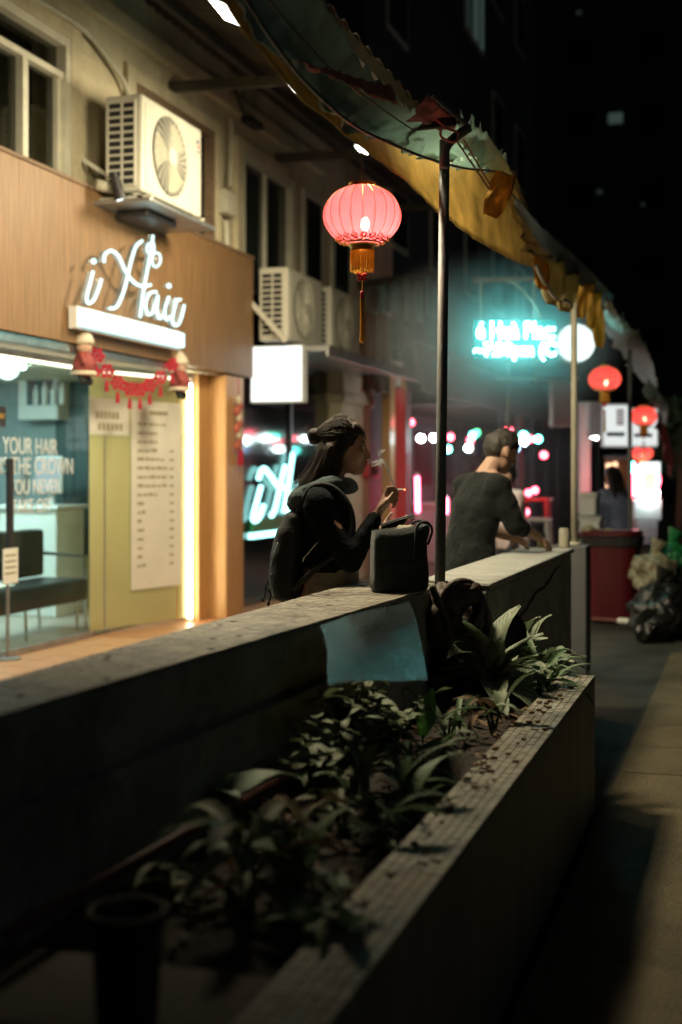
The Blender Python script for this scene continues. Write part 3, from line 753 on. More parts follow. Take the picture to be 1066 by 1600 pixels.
for nm, ss, dots in strokes:
    m = MB(); bk = MB()
    for s_ in ss:
        pts = catmull([cp(*q) for q in s_], 6); m.tube(pts, .0125 if nm != 'scissor_loops' else .009, 8)
        bk.tube([q + Vector((-.04, 0, 0)) for q in pts], .009, 6)
    for q in dots: m.ball(cp(*q), .022, 10, 8); bk.ball(cp(*q) + Vector((-.05, 0, 0)), .012, 8, 6)
    o = m.build(nm, 'neon_white', ns, smooth=True); bk.build('backing', 'galv', o)
def slab(a0, a1, b0, b1, x0, x1):
    """quad in the wall plane from four pictured corners, given thickness"""
    q = [onX(*c, x1) for c in (a0, a1, b1, b0)]; f = [Vector(p_) for p_ in q]; bck = [Vector((x0, p_.y, p_.z)) for p_ in q]
    return MB().add(f + bck, [(0, 1, 2, 3), (7, 6, 5, 4), (0, 4, 5, 1), (1, 5, 6, 2), (2, 6, 7, 3), (3, 7, 4, 0)])
pa, pb = onX(131, 508, XS), onX(289, 521, XS)
MB().box((XS - .05, pa.y, pa.z), (XS, pb.y, pb.z)).build('light_bar', 'neon_white', ns, bevel=.006)
MB().box((XS - .12, pa.y - .01, pa.z - .02), (XS - .051, pb.y + .01, pb.z + .02)).build('bar_housing', 'white_paint', ns)
for yy in (pa.y + .2, (pa.y + pb.y) / 2, pb.y - .2): MB().box((XF + .002, yy, pa.z + .05), (XS - .121, yy + .04, pa.z + .09)).build('mount', 'galv', ns)

# ------------------------------------------------------------------ blank projecting light box; glowing strokes standing in for a sign reflection in the next window
YB = 12.35
a, b = onY(393, 543, YB), onY(471, 626, YB)
t = thing('light_box_sign', 'blank square white light box sign jutting out under the ledge', 'sign', ((a.x + b.x) / 2, YB + .07, b.z))
MB().box((a.x, YB, b.z), (b.x, YB + .012, a.z)).build('face', 'lightbox', t); MB().box((a.x - .015, YB + .004, b.z - .015), (b.x + .015, YB + .15, a.z + .015)).build('case', 'white_paint', t, bevel=.006)
ns2 = thing('neon_sign', 'teal white strokes standing in for the salon sign mirrored in the dark window behind the woman', 'sign', onX(430, 835, -5.02))
q2 = lambda x, y: onX(x, y, -4.98)
for nm, ss in (('letter_i', [[(408, 760), (400, 790), (396, 812), (404, 810), (412, 790)]]), ('letter_h', [[(404, 748), (412, 732), (424, 745), (436, 760), (450, 762)], [(446, 728), (438, 760), (430, 795), (424, 806)], [(458, 708), (452, 750), (444, 800)]]),
               ('letter_a', [[(458, 770), (450, 780), (450, 800), (458, 796), (464, 772)]]), ('letter_r', [[(470, 752), (468, 780), (464, 800)], [(468, 768), (476, 756)]])):
    m = MB()
    for s_ in ss: m.tube(catmull([q2(*c) for c in s_], 5), .03, 8)
    m.build(nm, 'neon_reflection', ns2, smooth=True)
a, b = onX(396, 812, -4.98), onX(462, 824, -4.98)
MB().box((-5.02, a.y, b.z), (-4.98, b.y, a.z)).build('green_bar', 'bulb_green', ns2) if False else MB().box((-5.02, a.y, b.z), (-4.98, b.y, a.z)).build('green_bar', 'trash_green', ns2)
MB().box((-5.02, a.y - .05, b.z - .07), (-4.98, b.y, b.z - .01)).build('light_bar', 'neon_reflection', ns2)

# ------------------------------------------------------------------ salon window lettering, poster, price list, door card
t = thing('window_lettering', 'white slogan about hair lettered on the salon glass door', 'lettering', (-5.39, 8.9, 1.2))
for s_, right, ytop, ybot in (('YOUR HAIR', 90, 686, 711), ('IS THE CROWN', 115, 716, 741), ('YOU NEVER', 94, 748, 771), ('TAKE OFF', 81, 778, 800)):
    pr = onX(right, ytop, -5.385); pb_ = onX(right, ybot, -5.385); hgt = (pr.z - pb_.z)
    me = text_mesh(s_, hgt / .70, 'white_paint', 'letters', .002, .0, 'RIGHT'); o = link('slogan_line', me, t)
    basis(o, (0, .82, 0), (0, 0, 1), Vector((-5.385, pr.y, pb_.z)) - ORG[t]); o.scale = (.82, 1, 1)
def panel_sheet(px0, py0, px1, py1, off=.03, thick=.006):
    a, b = onPanel(px0, 740, off), onPanel(px1, 740, off); z1, z0 = onPanel((px0 + px1) / 2, py0, off).z, onPanel((px0 + px1) / 2, py1, off).z
    return a, b, z0, z1
def sheet(name, m, parent, a, b, z0, z1, th=.004):
    return MB().bar((a.x, a.y, (z0 + z1) / 2), (b.x, b.y, (z0 + z1) / 2), th, z1 - z0).build(name, m, parent)
t = thing('poster', 'pale poster with grey writing at the top of the frosted pane', 'poster', onPanel(170, 680))
a, b, z0, z1 = panel_sheet(140, 622, 202, 680); sheet('paper', 'paper_white', t, a, b, z0, z1)
for r_, (f0, f1) in enumerate(((.15, .75), (.2, .85))):
    for k in range(6):
        u0 = f0 + (f1 - f0) * k / 6; sheet('character', 'ink_brown', t, a.lerp(b, u0) + PN * .004, a.lerp(b, u0 + .07) + PN * .004, z1 - .18 - r_ * .1, z1 - .12 - r_ * .1, .002)
t = thing('price_list', 'tall cream price list hung on the glowing frosted pane', 'price list', onPanel(235, 920))
a, b, z0, z1 = panel_sheet(205, 628, 283, 918); sheet('paper', 'paper_white', t, a, b, z0, z1)
sheet('heading', 'ink_brown', t, a.lerp(b, .35) + PN * .004, a.lerp(b, .72) + PN * .004, z1 - .12, z1 - .085, .002)
for k in range(17):
    z = z1 - .22 - k * (z1 - z0 - .34) / 17; e = .35 + random.random() * .32 if k < 9 else .22
    u0 = .12
    while u0 < e:
        u1 = min(e + .05, u0 + random.uniform(.05, .13)); hh = random.uniform(.018, .03); sheet('price_word', 'ink_brown', t, a.lerp(b, u0) + PN * .004, a.lerp(b, u1) + PN * .004, z, z + hh, .002); u0 = u1 + .025
    if k > 2: sheet('price', 'ink_brown', t, a.lerp(b, .76) + PN * .004, a.lerp(b, .84) + PN * .004, z, z + .02, .002)
t = thing('door_card', 'small cream card fixed on the steel post by the salon door', 'card', onX(17, 1025, -5.33))
a, b = onX(5, 858, -5.3), onX(28, 910, -5.3)
MB().box((-5.303, a.y, b.z), (-5.297, b.y, a.z)).build('card', 'label_white', t)
for k in range(4): MB().box((-5.2965, a.y + .02, a.z - .06 - k * .045), (-5.2955, b.y - .03, a.z - .045 - k * .045)).build('writing', 'ink_brown', t)
pc = onX(13, 900, -5.31); MB().tube([(-5.315, pc.y, 0), (-5.315, pc.y, a.z)], .014, 8).build('post', 'galv', t); MB().lathe((-5.315, pc.y, 0), [(.1, 0), (.1, .012), (.03, .02)], 16).build('foot', 'galv', t)
t = thing('door_sticker', 'dark square sticker at the left edge of the salon door', 'sticker', onX(3, 650, -5.39))
a, b = onX(-12, 634, -5.388), onX(9, 667, -5.388); MB().box((-5.391, a.y, b.z), (-5.386, b.y, a.z)).build('sticker_sheet', 'ink', t); MB().box((-5.3855, a.y, b.z + .06), (-5.3845, b.y - .02, b.z + .1)).build('gold_band', 'gold', t)

# ------------------------------------------------------------------ salon interior
t = thing('waiting_bench', 'black padded bench with thin metal legs inside the salon window', 'bench', (-5.85, 9.3, .012))
ya, yb = 7.9, Yx(138, -5.62)
MB().box((-6.1, ya, .27), (-5.62, yb, .47)).build('seat', 'sofa', t, bevel=.03, segs=3); MB().box((-6.2, ya, .48), (-6.06, yb, .9)).build('backrest', 'sofa', t, bevel=.03, segs=3)
for yy in (8.6, 9.25, yb - .12): 
    for xx in (-5.68, -6.06): MB().tube([(xx, yy, .36), (xx, yy + .03, .012)], .014, 6).build('leg', 'chrome', t)
MB().tube([(-5.66, yb + .03, .012), (-5.66, yb + .03, .66), (-6.1, yb + .03, .68)], .018, 6).build('arm_rail', 'chrome', t)
MB().box((-5.95, 8.8, .472), (-5.72, 9.1, .49)).build('magazine', 'paper_white', t) if False else None
tag(MB().add([(-5.95, 8.9, .476), (-5.74, 8.86, .476), (-5.7, 9.15, .486), (-5.92, 9.2, .49), (-5.95, 8.9, .482), (-5.74, 8.86, .482), (-5.7, 9.15, .492), (-5.92, 9.2, .498)], [(3, 2, 1, 0), (4, 5, 6, 7), (0, 1, 5, 4), (1, 2, 6, 5), (2, 3, 7, 6), (3, 0, 4, 7)]).build('magazine', 'paper_white'), 'open magazine lying on the black bench', 'magazine')
YE = 11.8
def eb(px0, py0, px1, py1, d0, d1):
    a, b = onY(px0, py0, YE - d1), onY(px1, py1, YE - d1); return (a.x, YE - d0, b.z), (b.x, YE - d1, a.z)
t = thing('wall_cabinet', 'white framed display cabinet on the salon end wall', 'cabinet', onY(60, 655, YE - .2))
a, b = eb(28, 545, 90, 655, .002, .25); MB().box(a, b).build('case', 'white_paint', t, bevel=.01)
a2, b2 = eb(42, 556, 82, 632, .24, .262); MB().box(a2, b2).build('door_glass', 'teal_panel', t)
for k in range(4):
    x = a2[0] + .12 + k * .1; MB().lathe((x, YE - .28, min(a2[2], b2[2]) + .0), [(.03, 0), (.03, .14 + .03 * (k % 2)), (.012, .17 + .03 * (k % 2)), (.012, .2 + .03 * (k % 2))], 10).build('bottle', 'white_paint', t)
t = thing('reception_counter', 'white reception counter behind the bench', 'counter', onY(60, 1000, YE - .8))
a, b = eb(-30, 795, 88, 995, .35, .9); MB().box((a[0], a[1], .012), (b[0], b[1], b[2])).build('body', 'white_paint', t, bevel=.015); MB().box((a[0] - .03, a[1], b[2]), (b[0] + .04, b[1] - .05, b[2] + .04)).build('top', 'white_paint', t, bevel=.01)
t = thing('computer_monitor', 'white computer screen on the reception counter', 'monitor', onY(70, 780, YE - .7))
a, b = eb(55, 716, 90, 768, .62, .66); MB().box(a, b).build('screen', 'screen_lit', t); MB().box((a[0] - .02, a[1] + .002, a[2] - .02), (b[0] + .02, a[1] + .04, b[2] + .02)).build('case', 'white_paint', t, bevel=.01)
xm = (a[0] + b[0]) / 2; MB().box((xm - .03, a[1] + .04, a[2] - .13), (xm + .03, a[1] + .07, a[2])).build('stand', 'white_paint', t); MB().box((xm - .12, a[1] - .02, a[2] - .15), (xm + .12, a[1] + .12, a[2] - .13)).build('stand_foot', 'white_paint', t)
t = thing('globe_lamp', 'round white globe lamp glowing in the salon window', 'lamp', onX(12, 575, -5.9))
c = onX(12, 575, -5.9); MB().ball(c, .1, 20, 14).build('globe', 'globe', t, smooth=True); MB().tube([c + Vector((0, 0, .1)), (c.x, c.y, 2.35)], .006, 6).build('cord', 'black_plastic', t)
t = thing('mannequin_head', 'grey practice head on the reception counter', 'mannequin', onY(30, 775, YE - .8))
c = onY(32, 752, YE - .8); hm = MB(); hm.ball(c, (.085, .1, .12), 16, 12); hm.ball(c + Vector((.0, -.03, -.06)), (.06, .08, .08)); hm.cap(c + Vector((0, 0, -.1)), c + Vector((0, 0, -.2)), .05, .07); hm.cap(c + Vector((.0, -.1, -.01)), c + Vector((0, -.115, -.03)), .012, .014)
blob('head', hm, .012, 'wall_grey', t, 3, local=False)

# garland of red paper charms between two dolls, strings on the pillar
XG = -4.78
def doll(label, px, py0, py1):
    a, b = onX(px, py0, XG), onX(px, py1, XG); h = a.z - b.z
    t = thing('doll_ornament', label, 'doll', (a.x, a.y, b.z), 'doll ornaments at the ends of the garland'); z = b.z; c = Vector((a.x, a.y, 0))
    MB().lathe(c, [(.02, z + h * .12), (.095, z + h * .16), (.08, z + h * .4), (.045, z + h * .58)], 14).build('coat', 'doll_red', t, smooth=True)
    MB().lathe(c, [(.097, z + h * .155), (.1, z + h * .19), (.09, z + h * .23)], 14).build('coat_trim', 'doll_cream', t)
    MB().ball(c + Vector((0, 0, z + h * .66)), .062, 12, 9).build('head', 'doll_skin', t, smooth=True)
    MB().lathe(c, [(.075, z + h * .7), (.08, z + h * .76), (.06, z + h * .87), (.025, z + h * .97), (.008, z + h)], 14).build('hat', 'doll_cream', t, smooth=True)
    for s_ in (-1, 1):
        MB().cap(c + Vector((0, s_ * .04, z + h * .14)), c + Vector((.02, s_ * .045, z + .02)), .028, .032).build('leg', 'dark_void', t, smooth=True)
        MB().cap(c + Vector((.0, s_ * .05, z + h * .52)), c + Vector((.05, s_ * .09, z + h * .36)), .022, .02).build('arm', 'doll_red', t, smooth=True)
doll('red coated doll with a cream hat at the left end of the garland', 131, 512, 600)
doll('red coated doll with a cream hat at the right end of the garland', 281, 548, 622)
gl = thing('garland', 'string of red paper charms with tassels across the salon entrance', 'garland', onX(205, 640, XG))
gp_ = [(152, 556), (167, 580), (184, 598), (203, 608), (219, 609), (234, 602), (251, 590), (269, 570)]
MB().tube(catmull([onX(140, 545, XG)] + [onX(a_, b_ - 9, XG) for a_, b_ in gp_] + [onX(278, 560, XG)], 4), .004, 5).build('cord', 'red_knot', gl)
cu = Vector((.8, .6, 0))
for k, (a_, b_) in enumerate(gp_):
    c = onX(a_, b_, XG); m = MB(); n = 24
    rim = [c + cu * ((.056 + .012 * math.cos(6 * q)) * math.cos(q)) + Vector((0, 0, (.056 + .012 * math.cos(6 * q)) * math.sin(q))) for q in [2 * math.pi * z / n for z in range(n)]]
    hole = [c + cu * (.028 * math.cos(q)) + Vector((0, 0, .028 * math.sin(q))) for q in [2 * math.pi * z / n for z in range(n)]]
    m.add(rim + hole, [(z, (z + 1) % n, n + (z + 1) % n, n + z) for z in range(n)])
    for q in (0, 1.05, 2.1): m.bar(c - cu * (.03 * math.cos(q)) - Vector((0, 0, .03 * math.sin(q))), c + cu * (.03 * math.cos(q)) + Vector((0, 0, .03 * math.sin(q))), .004, .012)
    o = m.build('paper_charm', 'red_paper', gl, solid=.002, fix=False)
    MB().tube([c - Vector((0, 0, .06)), c - Vector((0, 0, .095)), c - Vector((0, 0, .16))], [.004, .015, .019], 8).build('tassel', 'red_paper', o)
ch = thing('chili_string', 'string of red and cream ornaments hanging down the wooden pillar', 'ornament', onX(373, 725, -4.79))
for k in range(9):
    c = onX(373 + 2.5 * math.sin(k * 2.1), 625 + k * 9, -4.78); MB().ball(c, (.03, .045, .05), 10, 8).build('chili', 'chili_red' if k % 3 else 'doll_cream', ch, smooth=True)
c = onX(376, 702, -4.78); MB().tube([c, c - Vector((0, 0, .03)), c - Vector((0, 0, .16))], [.01, .03, .035], 8).build('tassel', 'red_paper', ch)
a = onX(373, 590, -4.79); MB().tube([a, onX(373, 700, -4.79)], .004, 5).build('cord', 'red_knot', ch)
t = thing('alarm_box', 'small red box fixed on the cream column behind the smoke', 'alarm box', onX(579, 745, -4.82))
a, b = onX(572, 726, -4.8), onX(589, 746, -4.8); MB().box((-4.848, a.y, b.z), (-4.76, b.y, a.z)).build('box_body', 'red_paint', t, bevel=.01); MB().box((-4.759, a.y + .05, b.z + .04), (-4.755, b.y - .05, a.z - .04)).build('plate', 'red_plastic', t)
#@@CANOPY
# ================================================================== CANOPY EDGE: POSTS, TARPS, LAMPS, LANTERNS
def strip_pts(pxs, X, k=6):
    """pictured polyline laid on the vertical plane at X (X may vary along it)"""
    xs = X if isinstance(X, (list, tuple)) else [X] * len(pxs)
    return catmull([onX(a, b, x) for (a, b), x in zip(pxs, xs)], k)
def resample(pts, n):
    L = [0]
    for a, b in zip(pts[:-1], pts[1:]): L.append(L[-1] + (b - a).length)
    out = []
    for i in range(n + 1):
        t = L[-1] * i / n; j = max(0, min(len(L) - 2, next((k for k in range(len(L) - 1) if L[k + 1] >= t), len(L) - 2)))
        f = (t - L[j]) / max(1e-9, L[j + 1] - L[j]); out.append(pts[j].lerp(pts[j + 1], f))
    return out
def drape(name, m, parent, top, bot, nu=60, nv=10, amp=.012, freq=9, rag=0.0, sag=0.0, seed=0):
    T, B = resample(top, nu), resample(bot, nu); mb = MB()
    def fn(u, v):
        i = round(u * nu); p = T[i].lerp(B[i], v)
        nz = noise.fractal(Vector((p.y * freq + v * 1.6, v * 2.2 + seed, seed * 3.1)), 1, 2, 3)
        x = p + Vector((nz * amp * (.12 + v * 1.0) - sag * math.sin(math.pi * v), 0, nz * amp * .3 * v))
        if rag: x.z += ((1 - v) ** 5) * rag * (1.6 * abs(noise.fractal(Vector((p.y * 8, seed, 0)), 1, 2, 2)) - .3)
        return x
    return mb.grid(fn, nu, nv).build(name, m, parent, smooth=True, solid=.003, fix=False)
tp = thing('tarpaulin', 'sagging grey tarpaulin with a cream lining along the edge of the canopy', 'tarpaulin', (-1.3, 5, 2.55))
bot_c = strip_pts([(300, -60), (370, 30), (410, 82), (480, 162), (560, 224), (620, 272), (690, 336), (760, 384), (812, 412), (846, 420)], -1.3)
top_c = strip_pts([(300, -90), (365, -2), (400, 50), (450, 106), (540, 180), (590, 208), (650, 234), (715, 250), (775, 258), (805, 268)], -1.37)
drape('cream_lining', 'tarp_cream', tp, top_c, bot_c, 90, 10, .011, 4, seed=1)
bot_g = strip_pts([(330, -60), (370, -6), (415, 62), (470, 130), (540, 192), (600, 222), (660, 246), (720, 262), (765, 266), (800, 272)], -1.27)
top_g = strip_pts([(430, -90), (492, -12), (532, 40), (562, 96), (600, 134), (622, 160), (664, 182), (700, 196), (748, 214), (792, 250)], -1.2)
drape('grey_sheet', 'tarp_grey', tp, top_g, bot_g, 160, 18, .05, 7, rag=.04, sag=.03, seed=2)
MB().tube([p + Vector((.02, 0, -.004)) for p in bot_g], .006, 6).build('hem', 'black_plastic', tp, smooth=True)
MB().tube([p + Vector((.02, 0, .0)) for p in strip_pts([(390, -20), (470, 70), (520, 120), (580, 165), (640, 205)], -1.235)], .003, 5).build('seam', 'black_plastic', tp)
top_t = strip_pts([(462, 92), (500, 104), (545, 116), (585, 128), (612, 132)], -1.19); bot_t = strip_pts([(468, 96), (505, 116), (550, 134), (590, 154), (622, 164)], -1.2)
drape('torn_patch', 'tarp_red', tp, top_t, bot_t, 40, 4, .016, 14, rag=.02, seed=5)
top_f = strip_pts([(668, 150), (690, 165), (716, 190)], -1.12); bot_f = strip_pts([(640, 188), (672, 196), (706, 206)], -1.2)
drape('torn_flap', 'tarp_red', tp, top_f, bot_f, 20, 5, .03, 10, rag=.03, seed=8)
top_e = strip_pts([(720, 185), (752, 200), (778, 228), (796, 262)], -1.08); bot_e = strip_pts([(712, 215), (735, 240), (765, 262), (798, 290)], -1.2)
drape('ragged_end', 'tarp_grey', tp, top_e, bot_e, 30, 8, .03, 12, rag=.06, seed=9)
# folded cream corner and the yellow flaps that follow
tp2 = thing('tarpaulin', 'crumpled yellow tarpaulin flaps bunched along the canopy beyond the first post', 'tarpaulin', (-1.25, 8, 2.6))
drape('folded_corner', 'tarp_cream', tp2, strip_pts([(796, 262), (812, 296), (832, 340), (850, 384), (866, 410)], -1.16), strip_pts([(800, 300), (808, 350), (822, 390), (838, 418), (852, 425)], -1.24), 40, 12, .05, 6, seed=11)
for k, (cx, cy_, w_, h_, tilt, m) in enumerate([(779, 304, 15, 34, -.35, 'tarp_yellow'), (846, 428, 10, 24, .1, 'tarp_yellow'), (864, 440, 18, 36, .05, 'tarp_cream'), (886, 452, 15, 34, -.1, 'tarp_cream'), (912, 462, 12, 34, -.2, 'tarp_yellow'), (928, 478, 9, 34, -.12, 'tarp_yellow'), (935, 512, 9, 30, .05, 'tarp_yellow')]):
    c = onX(cx, cy_, -1.14); d_ = c.y * 1.02 / 2000
    n = 18
    def fl(u, v, c=c, d_=d_, w_=w_, h_=h_, tilt=tilt, k=k):
        a = (u - .5) * 2; b = (v - .5) * 2; ww = w_ * (1 - .35 * b * b - .15 * b)
        nz = noise.noise(Vector((u * 3 + k, v * 3, k)))
        x = a * ww + tilt * h_ * b; z = -b * h_
        return c + Vector((x * d_ * C_, x * d_ * S_ * 2 + .05 * math.sin(a * 2) + .06 * nz, z * d_ + .01 * nz))
    MB().grid(fl, 14, 14).build('flap', m, tp2, smooth=True, solid=.003, fix=False)
drape('blue_cover', 'tarp_blue', tp2, strip_pts([(800, 300), (840, 345), (885, 385), (930, 428), (962, 462)], -1.02), strip_pts([(806, 320), (846, 385), (885, 430), (925, 455), (955, 485)], -1.14), 40, 8, .03, 6, rag=.03, seed=14)
MB().tube(strip_pts([(838, 415), (850, 440), (868, 465), (886, 470), (893, 480)], -1.12), .012, 6).build('white_hem', 'white_paint', tp2, smooth=True)
tp3 = thing('tarpaulin', 'torn grey plastic awning sheet sagging over the farther stalls', 'tarpaulin', (-1.2, 14, 2.4))
drape('sheet', 'tarp_grey', tp3, strip_pts([(945, 462), (975, 500), (1000, 525), (1018, 560), (1028, 600)], -.95), strip_pts([(940, 500), (962, 540), (990, 575), (1010, 600), (1024, 625)], -1.3), 50, 12, .08, 3, rag=.12, seed=17)
drape('fallen_end', 'tarp_grey', tp3, strip_pts([(1012, 590), (1030, 612), (1044, 636), (1040, 668)], -.9), strip_pts([(1006, 612), (1022, 628), (1034, 650), (1034, 672)], -1.0), 20, 6, .06, 4, seed=18)
drape('red_cloth', 'tarp_red', tp3, strip_pts([(1028, 655), (1042, 668), (1050, 700), (1052, 730)], -.9), strip_pts([(1024, 668), (1034, 690), (1042, 720), (1046, 745)], -.95), 20, 6, .06, 4, seed=19)
def post(label, pxb, pxt, X, z0, z1, r, m='steel_pole'):
    b = onX(pxb, 740, X); tpp = onX(pxt, 740, X); t = thing('canopy_post', label, 'post', (b.x, b.y, z0), 'posts holding the canopy')
    MB().tube([(b.x, b.y, z0), (b.x + (tpp.y - b.y) * .0, b.y + (tpp.y - b.y) * .5, (z0 + z1) / 2), (b.x, tpp.y, z1)], r, 14).build('tube', m, t, smooth=True)
    MB().lathe((b.x, b.y, 0), [(r * 2.2, z0), (r * 2.2, z0 + .012), (r * 1.3, z0 + .02)], 14).build('base_plate', m, t)
    return t, b, tpp
pt, b1, t1 = post('nearest slender steel post holding the lantern arm, rising from the wall', 683.5, 695, -1.165, 0, 2.74, .0215)
d1 = 5.06
MB().tube(catmull([at(694, 262, d1), at(697, 232, d1), at(712, 214, d1), at(734, 199, d1)], 5), .019, 10).build('forked_branch', 'steel_pole', pt, smooth=True)
MB().bar(at(558, 207, 5.0), at(712, 190, 5.07), .03, .035).build('lantern_arm', 'red_paint' if False else 'beam', pt, bevel=.004)
MB().bar(at(676, 150, 5.0), at(735, 200, 5.06), .012, .012).build('brace', 'steel_pole', pt)
p2t, pb2, _ = post('second thin pale post at the end of the farther wall', 897.5, 897, -1.17, .9, 2.9, .022, 'pvc_grey')
MB().box((pb2.x - .14, pb2.y - .14, 0), (pb2.x + .1, pb2.y + .14, .898)).build('dark_block', 'wall_dark', p2t, bevel=.01)  # dark block added for the unlit dark at the post's foot
post('third thin post under the torn awning beyond the red bin', 985, 984, -1.15, 0, 2.85, .022, 'steel_pole')
# cords tied round the post head
cdn = thing('tie_cord', 'pink cord and cables knotted round the head of the nearest post', 'cord', at(700, 215, 5.03))
MB().tube(catmull([at(680, 185, 5.03), at(698, 200, 5.03), at(716, 208, 5.03), at(710, 222, 5.03), at(690, 214, 5.03), at(692, 200, 5.03), at(712, 205, 5.03)], 5), .005, 6).build('loop', 'pink_cord', cdn, smooth=True)
MB().tube(catmull([at(640, 190, 5.0), at(634, 210, 5.0), at(622, 226, 5.0), at(612, 218, 5.0), at(618, 206, 5.0)], 5), .004, 6).build('cable', 'pink_cord', cdn, smooth=True)
MB().tube(catmull([at(715, 222, 5.1), at(742, 262, 5.2), at(764, 295, 5.3)], 5), .004, 6).build('guy_line', 'rope', cdn); MB().tube(catmull([at(724, 218, 5.1), at(750, 262, 5.2), at(768, 292, 5.3)], 5), .0035, 6).build('guy_line', 'rope', cdn)
MB().tube([at(588, 211, 4.99), at(604, 212, 4.99), at(606, 214, 4.99), at(620, 220, 4.99)], [.012, .014, .009, .006], 10).build('plug', 'pink_cord', cdn, smooth=True)

# flood lamps under the canopy edge
def flood(label, px, py, w_, l_, e, aim, X):
    c = onX(px, py, X); t = thing('flood_lamp', label, 'lamp', c, 'flood lamps under the canopy edge')
    n = Vector((-.42, -.1, -.9)).normalized(); yv = Vector((0, 1, 0)); yv = (yv - n * yv.dot(n)).normalized(); xv = yv.cross(n)
    def bx(hx, hy, z0, z1): return [c + xv * (a * hx) + yv * (b * hy) + n * z for z in (z0, z1) for a, b in ((-1, -1), (1, -1), (1, 1), (-1, 1))], [(0, 1, 2, 3), (7, 6, 5, 4), (0, 4, 5, 1), (1, 5, 6, 2), (2, 6, 7, 3), (3, 7, 4, 0)]
    MB().add(*bx(w_ + .012, l_ + .012, -.05, -.004)).build('housing', 'black_plastic', t); MB().add(*bx(w_, l_, -.003, .004)).build('lit_face', 'flood', t)
    MB().bar(c - n * .05, (c.x, c.y, roofz(c.x) - .05), .02, .02).build('bracket', 'beam', t)
    spot('beam', t, c + n * .03, aim, e, (1, .86, .58), 162, .45, .26)
flood('nearest square flood lamp glaring under the top of the tarpaulin', 360, 22, .075, .11, 540, (-.18, .38, -.9), -2.2)
flood('second flood lamp half hidden behind the cream tarpaulin edge', 467, 141, .05, .07, 240, (-.62, .1, -.78), -2.6)
flood('third small flood lamp just above the red lantern', 565, 234, .04, .06, 270, (-.65, .0, -.75), -2.9)

